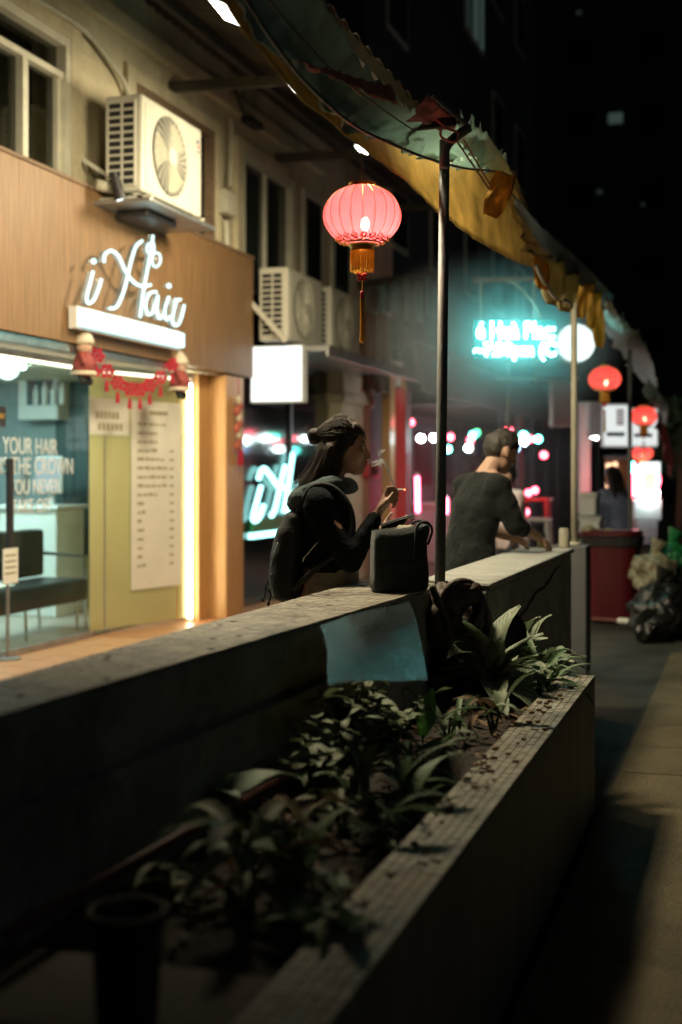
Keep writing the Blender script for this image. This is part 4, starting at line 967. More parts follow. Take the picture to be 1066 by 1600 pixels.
# red lanterns
GRP_L = 'red lanterns along the canopy'
def lantern(label, c, W=.305, lit=True, bulb='bulb', top=None, tassel=True, shade='shade_pink'):
    c = Vector(c); t = thing('red_lantern', label, 'lantern', c, GRP_L); k = W / .305; H = .224 * k
    pr = []
    for i in range(17):
        a = -math.pi / 2 * .8 + math.pi * .8 * i / 16; pr.append((W / 2 * (math.cos(a) * .92 + .08) if True else 0, H / 2 * math.sin(a) / math.sin(math.pi * .4)))
    nr = 20; n = 80; vs = []; fs = []
    for r, z in pr:
        for j in range(n):
            a = 2 * math.pi * j / n; sc_ = 1 - .035 * abs(math.sin(nr * a / 2 + math.pi / 2)) ** 2 * 0 - .03 * (1 - abs(math.cos(nr * a / 2))) * 0 + .018 * abs(math.sin(nr * a / 2)) * -1
            vs.append(c + Vector((r * sc_ * math.cos(a), r * sc_ * math.sin(a), z)))
    for i in range(len(pr) - 1):
        for j in range(n): fs.append((i * n + j, i * n + (j + 1) % n, (i + 1) * n + (j + 1) % n, (i + 1) * n + j))
    sh = MB().add(vs, fs).build('shade', shade, t, smooth=True, fix=False)
    for j in range(nr):
        a = 2 * math.pi * j / nr + .0
        MB().tube([c + Vector(((r + .001 * k) * math.cos(a), (r + .001 * k) * math.sin(a), z)) for r, z in pr], .0013 * k, 4).build('rib', 'gold', sh)
    MB().lathe(c, [(.045 * k, H / 2 - .004), (.053 * k, H / 2), (.053 * k, H / 2 + .014 * k), (.03 * k, H / 2 + .018 * k)], 24).build('top_cap', 'gold', t)
    fw = MB()
    for j in range(18):
        a = 2 * math.pi * j / 18
        for rr, zz, s_ in ((.1, -.088, .013), (.085, -.098, .013)):
            q = c + Vector((rr * k * math.cos(a + (rr > .09) * .17), rr * k * math.sin(a + (rr > .09) * .17), zz * k)); tx = Vector((-math.sin(a), math.cos(a), 0)); tz = Vector((-math.cos(a) * .5, -math.sin(a) * .5, .86)) 
            fw.tube([q + tx * s_ * k * math.cos(b) + tz * s_ * k * .8 * math.sin(b) for b in [2 * math.pi * m_ / 10 for m_ in range(11)]], .0028 * k, 4, False)
    fw.tube([c + Vector((.072 * k * math.cos(b), .072 * k * math.sin(b), -.108 * k)) for b in [2 * math.pi * m_ / 30 for m_ in range(31)]], .005 * k, 5, False)
    fw.build('fretwork', 'gold', t)
    MB().lathe(c, [(.06 * k, -H / 2), (.05 * k, -H / 2 - .006 * k), (.046 * k, -H / 2 - .02 * k), (.046 * k, -H / 2 - .026 * k)], 24, cap=False).build('bottom_cap', 'gold', t)
    fr = MB(); z0 = -H / 2 - .02 * k
    for j in range(64):
        a = 2 * math.pi * j / 64; a2 = a + random.uniform(-.05, .05); L = random.uniform(.078, .09) * k
        fr.tube([c + Vector((.045 * k * math.cos(a), .045 * k * math.sin(a), z0)), c + Vector((.046 * k * math.cos(a2), .046 * k * math.sin(a2), z0 - L))], .0022 * k, 4)
    fr.build('fringe', 'fringe', t)
    if tassel:
        zk = z0 - .105 * k; MB().tube([c + Vector((0, 0, z0)), c + Vector((0, 0, zk - .085 * k))], .0018 * k, 5).build('cord', 'fringe', t)
        kn = MB()
        for dx, dz in ((-.012, .006), (.012, .006), (-.009, -.01), (.009, -.01), (0, 0)): kn.ball(c + Vector((dx * k * C_, dx * k * S_, zk + dz * k)), (.01 * k, .007 * k, .009 * k), 8, 6)
        kn.build('knot', 'red_knot', t, smooth=True)
        MB().lathe(c, [(.006 * k, zk - .058 * k), (.009 * k, zk - .062 * k), (.009 * k, zk - .085 * k), (.007 * k, zk - .088 * k)], 10).build('tassel_head', 'red_knot', t)
        ts = MB()
        for j in range(26):
            a = random.random() * 6.28; r = .007 * k * math.sqrt(random.random()); ts.tube([c + Vector((r * math.cos(a), r * math.sin(a), zk - .085 * k)), c + Vector((r * 1.5 * math.cos(a + .2), r * 1.5 * math.sin(a + .2), zk - random.uniform(.24, .262) * k))], .0017 * k, 4)
        ts.build('tassel', 'fringe', t)
    if lit:
        bl = MB(); bl.ball(c + Vector((.012 * k, 0, -.035 * k)), (.017 * k, .017 * k, .028 * k), 12, 8); bl.build('bulb', bulb, t, smooth=True)
    tz = top if top else c.z + .35
    for dx in (-.006, .006): MB().tube([c + Vector((dx, 0, H / 2)), (c.x + dx * .3, c.y, tz)], .0016, 5).build('hanger', 'steel_pole', t)
    return t
c = at(566, 337, 5.0)
lantern('large glowing red lantern hanging from the nearest post with fringe and tassel', c, .305, True, 'bulb', at(566, 207, 5.0).z)
lantern('lit red lantern under the yellow flaps beside the round sign', at(945, 592, 11.7), .3, True, 'bulb_far', at(945, 500, 11.7).z)
lantern('lit red lantern hanging before the white boards past the third post', at(1006, 650, 14.6), .3, True, 'bulb_far', at(1006, 590, 14.6).z)
lantern('small far red lantern low above the glowing food cart', at(1004, 708, 18.6), .3, True, 'bulb_far', at(1004, 660, 18.6).z, False)
lantern('unlit lantern behind the teal sign, only its fringe and tassel showing', at(837, 533, 12.6), .27, False, 'bulb', at(837, 470, 12.6).z)
#@@PLANTS
# ================================================================== PLANTER CONTENTS
def leaf_mesh(name, m, L=1.0, W=.16, droop=1.2, fold=.25, seg=9, wave=.0, shape='lance', twist=0):
    """blade along +Y from the origin, arching over; five verts across with a keel"""
    mb = MB(); y = z = 0.0; ang = 0.0; vs = []; fs = []
    for i in range(seg + 1):
        t = i / seg
        if shape == 'lance': w_ = W * (math.sin(math.pi * min(1, t * .96 + .04) ** .85)) ** .8
        elif shape == 'strap': w_ = W * min(1, .35 + 3.2 * t) * (1 - t ** 3.2) ** .7
        else: w_ = W * math.sin(math.pi * t ** .75) ** .75
        w_ = max(w_, .004 * L)
        ca, sa = math.cos(-ang), math.sin(-ang)
        tw = twist * t
        for a in (-1, -.5, 0, .5, 1):
            lift = fold * w_ * abs(a) + wave * W * math.sin(t * 9 + a * 2) * abs(a)
            X_, Z_ = a * w_, lift
            X2 = X_ * math.cos(tw) - Z_ * math.sin(tw); Z2 = X_ * math.sin(tw) + Z_ * math.cos(tw)
            vs.append((X2, y - Z2 * sa, z + Z2 * ca))
        dl = L / seg; ang += droop / seg * (.4 + 1.2 * t); y += dl * math.cos(-ang); z += dl * math.sin(-ang)
    for i in range(seg):
        for k in range(4): a = i * 5 + k; fs.append((a, a + 1, a + 6, a + 5))
    return mb.add(vs, fs).mesh(name, m, True)
LV = {}
def variants(key, m, n=4, **kw):
    LV[key] = [leaf_mesh(key, m, droop=kw.get('droop', 1.2) * random.uniform(.7, 1.3), W=kw.get('W', .16) * random.uniform(.85, 1.15), fold=kw.get('fold', .25), wave=kw.get('wave', .1), shape=kw.get('shape', 'lance'), twist=random.uniform(-.5, .5) * kw.get('tw', 1), seg=kw.get('seg', 8)) for _ in range(n)]
variants('var', 'leaf_var', 5, W=.13, droop=1.25, fold=.3)
variants('varup', 'leaf_var', 4, W=.17, droop=.75, fold=.25)
variants('narrow', 'leaf_green', 5, W=.05, droop=1.2, fold=.45, shape='strap')
variants('olive', 'leaf_olive', 6, W=.085, droop=1.4, fold=.4, wave=.2)
variants('dry', 'leaf_dead', 4, W=.06, droop=2.0, fold=.6, wave=.4)
variants('shrub', 'leaf_shrub', 5, W=.24, droop=.6, fold=.2, seg=5, shape='ovate')
variants('bright', 'leaf_bright', 1, W=.17, droop=.25, fold=.15)
variants('broad', 'leaf_green', 3, W=.2, droop=.9, fold=.2)
def put_leaf(par_, base, az, el, sc_, key, roll=0, name='leaf'):
    o = link(name, random.choice(LV[key]), par_)
    d = Vector((math.cos(el) * math.cos(az), math.cos(el) * math.sin(az), math.sin(el))); up = Vector((0, 0, 1)); x = d.cross(up)
    if x.length < 1e-3: x = Vector((1, 0, 0))
    x.normalize(); z = x.cross(d); x2 = x * math.cos(roll) + z * math.sin(roll); z2 = x2.cross(d)
    m = Matrix((x2, d, z2)).transposed().to_4x4(); m.translation = Vector(base) - ORG[par_]; o.matrix_local = m @ Matrix.Scale(sc_, 4)
    return o
def soilpt(px, py):
    p = onZ(px, py, .53); return Vector((p.x, p.y, soilz(p.x, p.y)))
def rosette(label, cat, px, py, leaves, key, lmin, lmax, elr=(20, 80), name='leafy_plant', spread=.03, stem=True, group=None, stem_h=.08):
    b = soilpt(px, py); t = thing(name, label, cat, b, group)
    if stem:
        for k in range(3): MB().tube([b + Vector((random.uniform(-.01, .01), random.uniform(-.01, .01), -.02)), b + Vector((random.uniform(-.03, .03), random.uniform(-.03, .03), stem_h))], [.006, .004], 6).build('stem', 'stem', t)
    for i in range(leaves):
        az = i * 2.4 + random.uniform(-.4, .4); f = i / max(1, leaves - 1); el = R(elr[0] + (elr[1] - elr[0]) * f + random.uniform(-10, 10))
        put_leaf(t, b + Vector((random.uniform(-spread, spread), random.uniform(-spread, spread), random.uniform(.0, stem_h))), az, el, lmin + (lmax - lmin) * random.random(), key if not isinstance(key, (list, tuple)) else random.choice(key), random.uniform(-.5, .5))
    return t
rosette('bushy variegated plant with broad striped leaves arching over the planter rim', 'plant', 752, 1088, 38, ['var', 'var', 'varup'], .22, .38, (8, 85), 'variegated_plant', .05)
rosette('smaller variegated plant tucked behind the broad striped one, near the metal sheet', 'plant', 690, 1040, 24, ['var', 'narrow', 'varup'], .2, .32, (10, 70), 'variegated_plant', .04)
rosette('variegated plant with a curled upright leaf at the far planter corner', 'plant', 806, 1056, 20, ['var', 'varup'], .2, .3, (15, 80), 'variegated_plant', .03)
rosette('grassy clump of narrow arching leaves spilling over the far planter rim', 'plant', 842, 1082, 30, 'narrow', .18, .32, (5, 65), 'grassy_plant', .03)
rosette('sparse clump of narrow leaves lit teal in the middle of the planter', 'plant', 660, 1210, 11, 'narrow', .16, .3, (5, 60), 'grassy_plant', .04)
# single upright leaf
b = soilpt(660, 1160); t = thing('seedling', 'single upright bright green leaf standing in the planter', 'plant', b)
MB().tube([b - Vector((0, 0, .02)), b + Vector((.002, 0, .03))], .003, 6).build('stem', 'stalk_green', t)
put_leaf(t, b + Vector((0, 0, .02)), R(40), R(78), .165, 'bright', -.9)
b = soilpt(706, 1040); t = thing('seedling', 'thin green shoot standing behind the variegated plants by the hose', 'plant', b)
put_leaf(t, b, R(60), R(85), .2, 'narrow', 0); put_leaf(t, b, R(200), R(80), .13, 'narrow', 0)
b = soilpt(770, 1140); t = thing('fallen_blade', 'single pale blade of leaf lying across the planter rim', 'leaf', b)
put_leaf(t, at(798, 1108, 4.72), R(8), R(-6), .21, 'narrow', .2)
# shrubs of small leaves
def shrub(label, px, py, h, n, spread, lf=.06, az0=0):
    b = soilpt(px, py); t = thing('small_shrub', label, 'shrub', b, 'small leaved shrubs in the planter')
    for k in range(n):
        az = k * 2.4 + az0; lean = spread * random.uniform(.3, 1); hh = h * random.uniform(.6, 1.05)
        pts = [b + Vector((math.cos(az) * lean * f * f, math.sin(az) * lean * f * f, hh * f - .02)) for f in (0, .3, .6, .85, 1)]
        MB().tube(pts, [.004, .0035, .003, .002, .0012], 5).build('stem', 'stem', t)
        for j in range(9):
            f = .3 + .7 * j / 8; i = min(3, int(f * 4)); p = pts[i].lerp(pts[i + 1], f * 4 - i) if i < 4 else pts[-1]
            put_leaf(t, p, az + j * 2.3 + random.uniform(-.4, .4), R(random.uniform(-10, 35)), lf * random.uniform(.7, 1.25), 'shrub', random.uniform(-.4, .4))
shrub('small leaved shrub in front of the metal sheet', 540, 1175, .3, 11, .22)
shrub('small leaved shrub nearest the long wall, its tips catching the light', 430, 1190, .28, 11, .24, .068, 1)
shrub('small leaved shrub at the middle of the planter above the pink stick', 500, 1235, .23, 10, .22, .062, 2)
shrub('low small leaved shrub beside the upright bright leaf', 605, 1160, .2, 8, .18, .055, .5)
shrub('thin sprig of small leaves crossing the lower corner of the metal sheet', 615, 1095, .17, 3, .07, .055, 0)
# foreground plants
b = onZ(380, 1440, .49); 
t = rosette('blurred broad leaved plant on a thick green stalk in the near planter', 'plant', 385, 1430, 24, ['olive', 'olive', 'olive', 'dry'], .15, .28, (0, 55), 'leafy_plant', .02, False, None, .16)
b = ORG[t]; MB().tube([b - Vector((0, 0, .03)), b + Vector((.004, 0, .07)), b + Vector((0, 0, .15))], [.019, .017, .012], 10).build('stalk', 'stalk_green', t, smooth=True)
rosette('low blurred plant at the left of the near planter beside the dark pot', 'plant', 262, 1400, 9, 'olive', .1, .16, (0, 45), 'leafy_plant', .02)
rosette('low dark plant close to the near planter corner', 'plant', 520, 1480, 12, ['broad', 'olive'], .09, .15, (0, 50), 'leafy_plant', .03)
rosette('low dark plant between the near planter and the outer rim', 'plant', 600, 1330, 10, ['broad', 'narrow'], .1, .17, (0, 50), 'leafy_plant', .03)
rosette('small tuft at the foot of the broad leaved plant, by the pink stick', 'plant', 530, 1290, 8, 'olive', .08, .13, (0, 50), 'leafy_plant', .02)
# infill along the bed
fill = [(600, 1115, ['var', 'narrow'], 12, 'striped low plant between the metal sheet and the bright upright leaf'), (700, 1150, ['narrow', 'var'], 14, 'long bladed plant leaning over the rim beside the bright upright leaf'),
        (770, 1140, ['var', 'dry'], 10, 'withered striped plant at the foot of the bushy variegated one'), (560, 1255, ['olive', 'narrow'], 12, 'olive tuft right of the pink stick'), (640, 1270, ['narrow', 'broad'], 13, 'dark bladed plant leaning on the middle of the outer rim'),
        (455, 1330, ['olive', 'dry'], 12, 'olive tuft between the pink stick and the thick stalked plant'), (330, 1300, ['olive', 'broad'], 10, 'dim tuft by the reddish pipe'), (470, 1400, ['olive', 'broad', 'dry'], 13, 'spreading plant right of the thick stalked one'),
        (860, 1060, ['narrow', 'var'], 12, 'striped grass at the very far corner of the planter'), (725, 1040, ['var', 'varup'], 12, 'upright striped plant in front of the hose')]
for px, py, key, n, lb in fill: rosette(lb, 'plant', px, py, n, key, .12, .24, (5, 75), 'leafy_plant', .045)
# litter on the soil
lt = MB()
for k in range(300):
    y = random.uniform(2.1, 5.2); x = random.uniform(-1.22, PX0 - .02); z = soilz(x, y) + .012; a = random.random() * 6.28; L = random.uniform(.01, .03); wd = L * random.uniform(.25, .5)
    d = Vector((math.cos(a), math.sin(a), random.uniform(-.25, .35))); s_ = Vector((-math.sin(a), math.cos(a), random.uniform(-.4, .4))); c = Vector((x, y, z))
    lt.add([c - d * L, c + s_ * wd + Vector((0, 0, .006)), c + d * L, c - s_ * wd], [(0, 1, 2), (0, 2, 3)])
for k in range(70):
    y = random.choice((random.gauss(3.6, .25), random.gauss(4.3, .3), random.uniform(2.2, 5.2))); x = random.triangular(PX0, PX1, PX0); L = random.uniform(.004, .014); c = Vector((x, y, HP + .004)); lt.ball(c, (L, L * random.uniform(.5, 1), L * .4), 5, 3)
tag(lt.build('leaf_litter', 'leaf_dead', fix=False), 'brown fallen leaves and crumbs of soil scattered over the planter', 'litter', kind='stuff')
# pipe along the wall, pink stick, metal sheet, dark pot, hose and pan
a, b = onX(100, 1392, -1.16), onX(424, 1198, -1.13)
tag(MB().tube([(-1.2, 1.9, .62), (-1.16, 3.35, .6)], .01, 10).build('water_pipe', 'pvc_red', smooth=True), 'thin reddish pipe running along the foot of the long wall', 'pipe')
t = thing('broken_stick', 'pinkish broken plastic stick coloured as if red lit among the shrub stems', 'stick', onZ(470, 1250, .53))
for (p0, p1) in (((404, 1250), (416, 1252)), ((446, 1252), (474, 1249)), ((476, 1248), (522, 1242))):
    MB().bar(onZ(*p0, .545), onZ(*p1, .545), .012, .008).build('piece', 'red_ink', t)  # red light put into the colour; the pieces do not glow
t = thing('metal_sheet', 'bent metal sheet leaning on the long wall with a teal sheen', 'metal sheet', (-1.15, 4.2, .5))
tl, tr, br_, bl_ = onX(506, 978, -1.16), onX(643, 938, -1.13), onX(668, 1060, -.9), onX(514, 1072, -.95)
def ms(u, v):
    p = tl.lerp(tr, u).lerp(bl_.lerp(br_, u), v); bulge = .004 * math.sin(math.pi * min(1, v * 1.1)) + .004 * noise.noise(Vector((u * 3, v * 3, 2)))
    if v < .3:   # top lip bent back over the wall
        k = (.3 - v) / .3; bulge -= .01 * k * k
    return p + Vector((bulge, 0, .006 * math.sin(u * 5) + .005 * noise.noise(Vector((u * 4, v * 4, 7)))))
MB().grid(ms, 16, 14).build('sheet', 'sheet_metal', t, smooth=False, solid=.003, fix=False)
t = thing('flower_pot', 'empty dark flower pot standing on the near end of the planter', 'flower pot', at(199, 1601, 1.97))
c = at(199, 1601, 1.97); c.z = HP - .004
MB().lathe(c, [(.046, 0), (.056, .15), (.062, .15), (.062, .175), (.055, .175), (.05, .15), (.046, .1)], 28).build('pot_wall', 'pot_dark', t, smooth=False, bevel=.002)
MB().lathe(c, [(.002, .1), (.049, .1), (.049, .105), (.002, .108)], 24).build('pot_soil', 'soil', t)
t = thing('garden_hose', 'coiled brown hose and sacking heaped at the foot of the nearest post', 'hose', at(720, 990, 4.98))
for k in range(6):
    c = at(722 + k * 4, 948 + k * 5, 4.95 + .01 * k); rr = .1 - .004 * k
    MB().tube([c + Vector((rr * .75 * math.cos(a) * C_, rr * .75 * math.cos(a) * S_ + .02 * math.sin(a * 2 + k), rr * math.sin(a))) for a in [2 * math.pi * j / 26 for j in range(27)]], .013, 8, False).build('coil', 'hose_brown', t, smooth=True)
MB().tube(catmull([at(676, 918, 4.93), at(684, 938, 4.9), at(696, 965, 4.88), at(704, 1000, 4.86)], 5), .014, 8).build('hose_end', 'hose_brown', t, smooth=True)
sk = MB()
for k in range(16): sk.ball(at(694 + random.uniform(-18, 55), 962 + random.uniform(-35, 48), 4.98 + random.uniform(-.05, .08)), (random.uniform(.03, .06), .05, random.uniform(.03, .07)), 8, 6)
blob('sacking', sk, .012, 'hose_brown', t, 3, local=False, disp=.012, dscale=22)
t = thing('black_pan', 'round black pan leaning on the farther wall behind the plants', 'pan', at(795, 985, 5.1))
c = at(795, 988, 5.12); nrm = Vector((.75, -.62, .2)).normalized(); ux = nrm.cross(Vector((0, 0, 1))).normalized(); uz = ux.cross(nrm)
def dl(r, off): return [c + nrm * off + (ux * math.cos(2 * math.pi * k / 28) + uz * math.sin(2 * math.pi * k / 28)) * r for k in range(28)]
rings = [dl(.05, 0), dl(.066, .0), dl(.075, .02), dl(.078, .02), dl(.07, -.006)]; vs = [p for r_ in rings for p in r_]
MB().add(vs, [tuple(range(28))] + [(i * 28 + k, i * 28 + (k + 1) % 28, (i + 1) * 28 + (k + 1) % 28, (i + 1) * 28 + k) for i in range(4) for k in range(28)] + [tuple(range(4 * 28, 5 * 28))]).build('bowl', 'pan_black', t)
MB().bar(c + uz * -.07, c + uz * -.16 + ux * .04, .02, .008).build('handle', 'pan_black', t)
#@@PEOPLE
# ================================================================== PEOPLE
def hand(mb, w_, d, n, ts=1, curl=.5, s=1.0):
    """palm from wrist w_ along d; fingers curl towards n; thumb on side ts"""
    w_ = Vector(w_); d = Vector(d).normalized(); n = Vector(n); n = (n - d * n.dot(d)).normalized(); sd_ = d.cross(n) * ts
    for k in (-1.3, -.4, .4, 1.2): mb.cap(w_ + sd_ * (.011 * k * s), w_ + d * .075 * s + sd_ * (.0185 * k * s), .013 * s, .0125 * s, 8)
    for k, L in ((1.35, .07), (.45, .08), (-.45, .074), (-1.3, .058)):
        p = w_ + d * .078 * s + sd_ * (.019 * k * s); a = 0
        for f, r0, r1 in ((.45, .0092, .0086), (.32, .0086, .008), (.23, .008, .007)):
            a += curl * (1.0 if f < .4 else .75); q = p + (d * math.cos(a) + n * math.sin(a)) * (L * f * s); mb.cap(p, q, r0 * s, r1 * s, 8); p = q
    p = w_ + d * .022 * s + sd_ * .022 * s
    q = p + (d * .6 + sd_ * .65 + n * .45).normalized() * .04 * s; r = q + (d * .75 + sd_ * .1 + n * .65).normalized() * .034 * s; mb.cap(p, q, .0125 * s, .0105 * s, 8); mb.cap(q, r, .0102 * s, .0085 * s, 8)
def strands(parent, name, m, paths, r=.0016, jit=.004):
    mb = MB()
    for pts in paths:
        pp = catmull(pts, 4); n = len(pp); mb.tube(pp, [r * (1 - .55 * i / n) for i in range(n)], 4, False)
    return mb.build(name, m, parent, smooth=True, local=True, fix=False)

# ------------------------------------------------------------------ the woman (local: x to her front, y away from the street camera side, z up)
DW = 5.35
wl = at(512, 740, DW); wl.z = 0
b = MB()
b.loft([(-.01, 0, .80, .11, .16), (-.012, 0, .88, .115, .165), (-.005, 0, 1.0, .1, .145), (.0, 0, 1.1, .088, .125), (.0, 0, 1.22, .1, .145), (-.02, 0, 1.3, .085, .17), (-.02, 0, 1.35, .05, .09)])
b.cap((-.012, 0, 1.32), (.045, 0, 1.44), .052, .047, 14)
b.ball((.074, 0, 1.53), (.084, .073, .09), 20, 14); b.ball((.092, 0, 1.475), (.066, .06, .074), 18, 12); b.ball((.118, 0, 1.425), (.036, .038, .032), 14, 10)
b.cap((.134, -.008, 1.41), (.134, .008, 1.41), .018, .018); b.cap((.152, 0, 1.522), (.17, 0, 1.476), .0085, .0105, 8); b.ball((.172, 0, 1.469), (.012, .011, .0085), 10, 8)
b.ball((.157, 0, 1.449), (.010, .018, .007), 10, 8); b.ball((.154, 0, 1.434), (.010, .017, .0075), 10, 8); b.ball((.148, 0, 1.417), (.008, .02, .012), 8, 6)
b.ball((.139, 0, 1.545), (.02, .05, .03), 12, 8)
for s_ in (-1, 1):
    b.ball((.127, s_ * .042, 1.485), (.03, .022, .03), 10, 8)
    b.cap((-.015, s_ * .085, .84), (.0, s_ * .085, .47), .088, .058, 14); b.cap((.0, s_ * .085, .47), (-.02, s_ * .085, .09), .056, .036, 12); b.cap((-.04, s_ * .085, .05), (.12, s_ * .1, .035), .038, .028, 10)
# right arm, raised with the cigarette
SH, EL, WR = Vector((-.03, -.165, 1.265)), Vector((.095, -.2, 1.05)), Vector((.2, -.125, 1.228))
b.cap(SH, EL, .046, .037, 12); b.cap(EL, WR, .037, .025, 12)
hp = [((.206, -.13, 1.24), (.232, -.128, 1.302), .018, .012), ((.208, -.12, 1.24), (.24, -.116, 1.302), .018, .012), ((.212, -.112, 1.24), (.246, -.105, 1.294), .018, .012), ((.212, -.104, 1.236), (.248, -.094, 1.282), .016, .0115)]
for p, q, r0, r1 in hp: b.cap(p, q, r0, r1, 8)
for ch_ in ([(.232, -.128, 1.304), (.246, -.128, 1.342), (.268, -.126, 1.346), (.282, -.122, 1.336)], [(.241, -.116, 1.304), (.266, -.114, 1.332), (.286, -.112, 1.325), (.29, -.11, 1.309)],
            [(.248, -.104, 1.294), (.276, -.1, 1.311), (.288, -.098, 1.29), (.276, -.098, 1.276)], [(.249, -.093, 1.281), (.272, -.088, 1.288), (.279, -.087, 1.269), (.266, -.09, 1.26)]):
    for i in range(3): b.cap(ch_[i], ch_[i + 1], .0088 - .0008 * i, .0082 - .0008 * i, 8)
b.cap((.216, -.14, 1.262), (.246, -.15, 1.292), .0125, .0105, 8); b.cap((.246, -.15, 1.292), (.268, -.134, 1.32), .0102, .0085, 8)
# left arm, holding the phone
SH2, EL2, WR2 = Vector((-.02, .165, 1.265)), Vector((.06, .2, 1.06)), Vector((.215, .07, 1.158))
b.cap(SH2, EL2, .046, .037, 12); b.cap(EL2, WR2, .037, .025, 12); hand(b, WR2, (.95, -.2, .22), (0.2, -.55, .8), -1, .32, .95)
person = blob('person', b, .0055, 'skin', None, 3); person.location = wl; person.rotation_euler = (0, 0, TH); ORG[person] = Vector((0, 0, 0))
tag(person, 'woman in a dark hooded jacket smoking as she leans at the wall with her phone', 'person')
for s_ in (-1, 1):
    e = MB().ball((.1465, s_ * .031, 1.505), (.011, .014, .0095), 10, 8).build('eye', 'paper_white', person, True, True); MB().ball((.1562, s_ * .032, 1.504), (.003, .006, .006), 8, 6).build('iris', 'ink', e, True, True)
    MB().cap((.155, s_ * .012, 1.531), (.143, s_ * .048, 1.534), .004, .003, 6).build('eyebrow', 'hair_brown', person, True, True)
MB().ball((.1605, 0, 1.4465), (.0085, .016, .0045), 10, 6).ball((.158, 0, 1.4355), (.0085, .014, .005), 10, 6).build('lips', 'red_ink', person, True, True)
j = MB()
j.loft([(.012, 0, 1.005, .108, .165), (.012, 0, 1.04, .118, .172), (.0, 0, 1.12, .118, .165), (-.006, 0, 1.2, .124, .172), (-.02, 0, 1.28, .112, .19), (-.028, 0, 1.33, .08, .16), (-.025, 0, 1.36, .06, .1)], 28)
for a_, e_, w_ in ((SH, EL, WR), (SH2, EL2, WR2)):
    j.cap(a_ + Vector((-.01, -a_.y * .07, -.005)), e_, .064, .05, 14); j.cap(e_, w_.lerp(e_, .12), .05, .038, 14); j.ball(e_ + Vector((.002, 0, -.002)), .051, 12, 10)
for k in range(9):
    f = k / 9; p = EL.lerp(WR, .1 + f * .75); a = k * 2.2; j.ball(p + Vector((.0, math.cos(a) * .012, math.sin(a) * .012)), (.046 - .008 * f,) * 3, 10, 8)
for s_ in (-1, 1): j.cap((-.02, s_ * .08, 1.33), (-.03, s_ * .15, 1.285), .06, .07, 12)
jk = blob('jacket', j, .009, 'jacket', person, 16, disp=.006, dscale=13)
MB().loft([(.012, 0, .997, .107, .163), (.012, 0, 1.03, .112, .168)], 28).build('hem_band', 'jacket', jk, True, True)
MB().tube([(.002, -.178, 1.17), (-.05, -.182, 1.11), (-.096, -.176, 1.055)], .0025, 6).build('zip', 'chrome', jk, True, True); MB().tube([(-.096, -.18, 1.055), (-.085, -.182, 1.068), (-.098, -.182, 1.045)], .003, 6).build('zip_pull', 'chrome', jk, True, True)
hd = MB()
for k in range(24):
    f = 2 * math.pi * k / 24; f2 = 2 * math.pi * (k + 1) / 24
    def hpnt(f): x = .11 * math.cos(f); return Vector((-.012 + x, .112 * math.sin(f), 1.338 + .18 * x - .012 * math.cos(2 * f)))
    hd.cap(hpnt(f), hpnt(f2), .034 + .005 * math.sin(f * 3), .034 + .005 * math.sin(f2 * 3), 10)
hd.ball((-.105, 0, 1.302), (.066, .125, .05), 16, 12, Matrix.Rotation(R(-24), 3, 'Y')); hd.ball((-.13, 0, 1.272), (.04, .1, .035), 14, 10); hd.ball((-.03, 0, 1.3), (.1, .13, .05), 16, 10)
blob('hood', hd, .008, 'hood', person, 3, disp=.009, dscale=15)
tr = MB()
tr.loft([(.008, 0, .78, .128, .178), (.004, 0, .86, .132, .182), (.012, 0, .94, .122, .172), (.016, 0, 1.0, .112, .164), (.016, 0, 1.035, .106, .158)], 28)
for s_ in (-1, 1): tr.cap((-.01, s_ * .085, .8), (.0, s_ * .088, .45), .105, .085, 14); tr.cap((.0, s_ * .088, .45), (-.015, s_ * .09, .14), .085, .07, 14)
trs = blob('trousers', tr, .01, 'trousers', person, 8, disp=.008, dscale=11)
for s_ in (-1, 1):
    f = MB(); f.cap((-.045, s_ * .09, .055), (.13, s_ * .1, .045), .05, .04, 12); f.cap((-.045, s_ * .09, .05), (-.03, s_ * .09, .12), .048, .045, 12); blob('shoe', f, .01, 'shoe', person, 2)
h_ = MB()
h_.ball((.06, 0, 1.55), (.086, .086, .094), 20, 14)
for y_ in (-.05, -.025, 0, .025, .05): h_.cap((.12, y_, 1.602), (.152, y_ * 1.2, 1.568), .014, .009, 8); h_.cap((.152, y_ * 1.2, 1.568), (.166, y_ * 1.6, 1.535), .008, .003, 8)
h_.ball((-.054, 0, 1.556), (.034, .035, .037), 14, 10); h_.cap((-.03, 0, 1.555), (.0, 0, 1.555), .017, .03)
for y_ in (-.062, -.03, 0, .03, .062): h_.cap((.02, y_, 1.5), (-.01, y_ * 1.05, 1.43), .036, .034, 10); h_.cap((-.01, y_ * 1.05, 1.43), (-.06, y_ * 1.15, 1.372), .034, .016, 10)
for s_ in (-1, 1): h_.cap((.045, s_ * .064, 1.52), (.045, s_ * .064, 1.42), .026, .022, 10); h_.cap((.045, s_ * .064, 1.42), (.025, s_ * .07, 1.385), .022, .014, 10); h_.cap((.1, s_ * .05, 1.575), (.06, s_ * .07, 1.5), .022, .02, 10)
hr = blob('hair', h_, .007, 'hair_brown', person, 7, disp=.003, dscale=30)
ps = []
for k in range(330):
    a = random.uniform(-1.6, 1.6); x0 = .15 - .02 * abs(a); p0 = Vector((x0 - .02 * random.random(), .07 * math.sin(a), 1.55 + .04 * math.cos(a) * random.uniform(.6, 1)))
    p1 = Vector((.06, .087 * math.sin(a), 1.556 + .092 * math.cos(a))); p2 = Vector((-.01, .06 * math.sin(a), 1.552 + .06 * math.cos(a))); p3 = Vector((-.05, .02 * math.sin(a), 1.56 + .02 * math.cos(a)))
    ps.append([p0, p1, p2, p3])
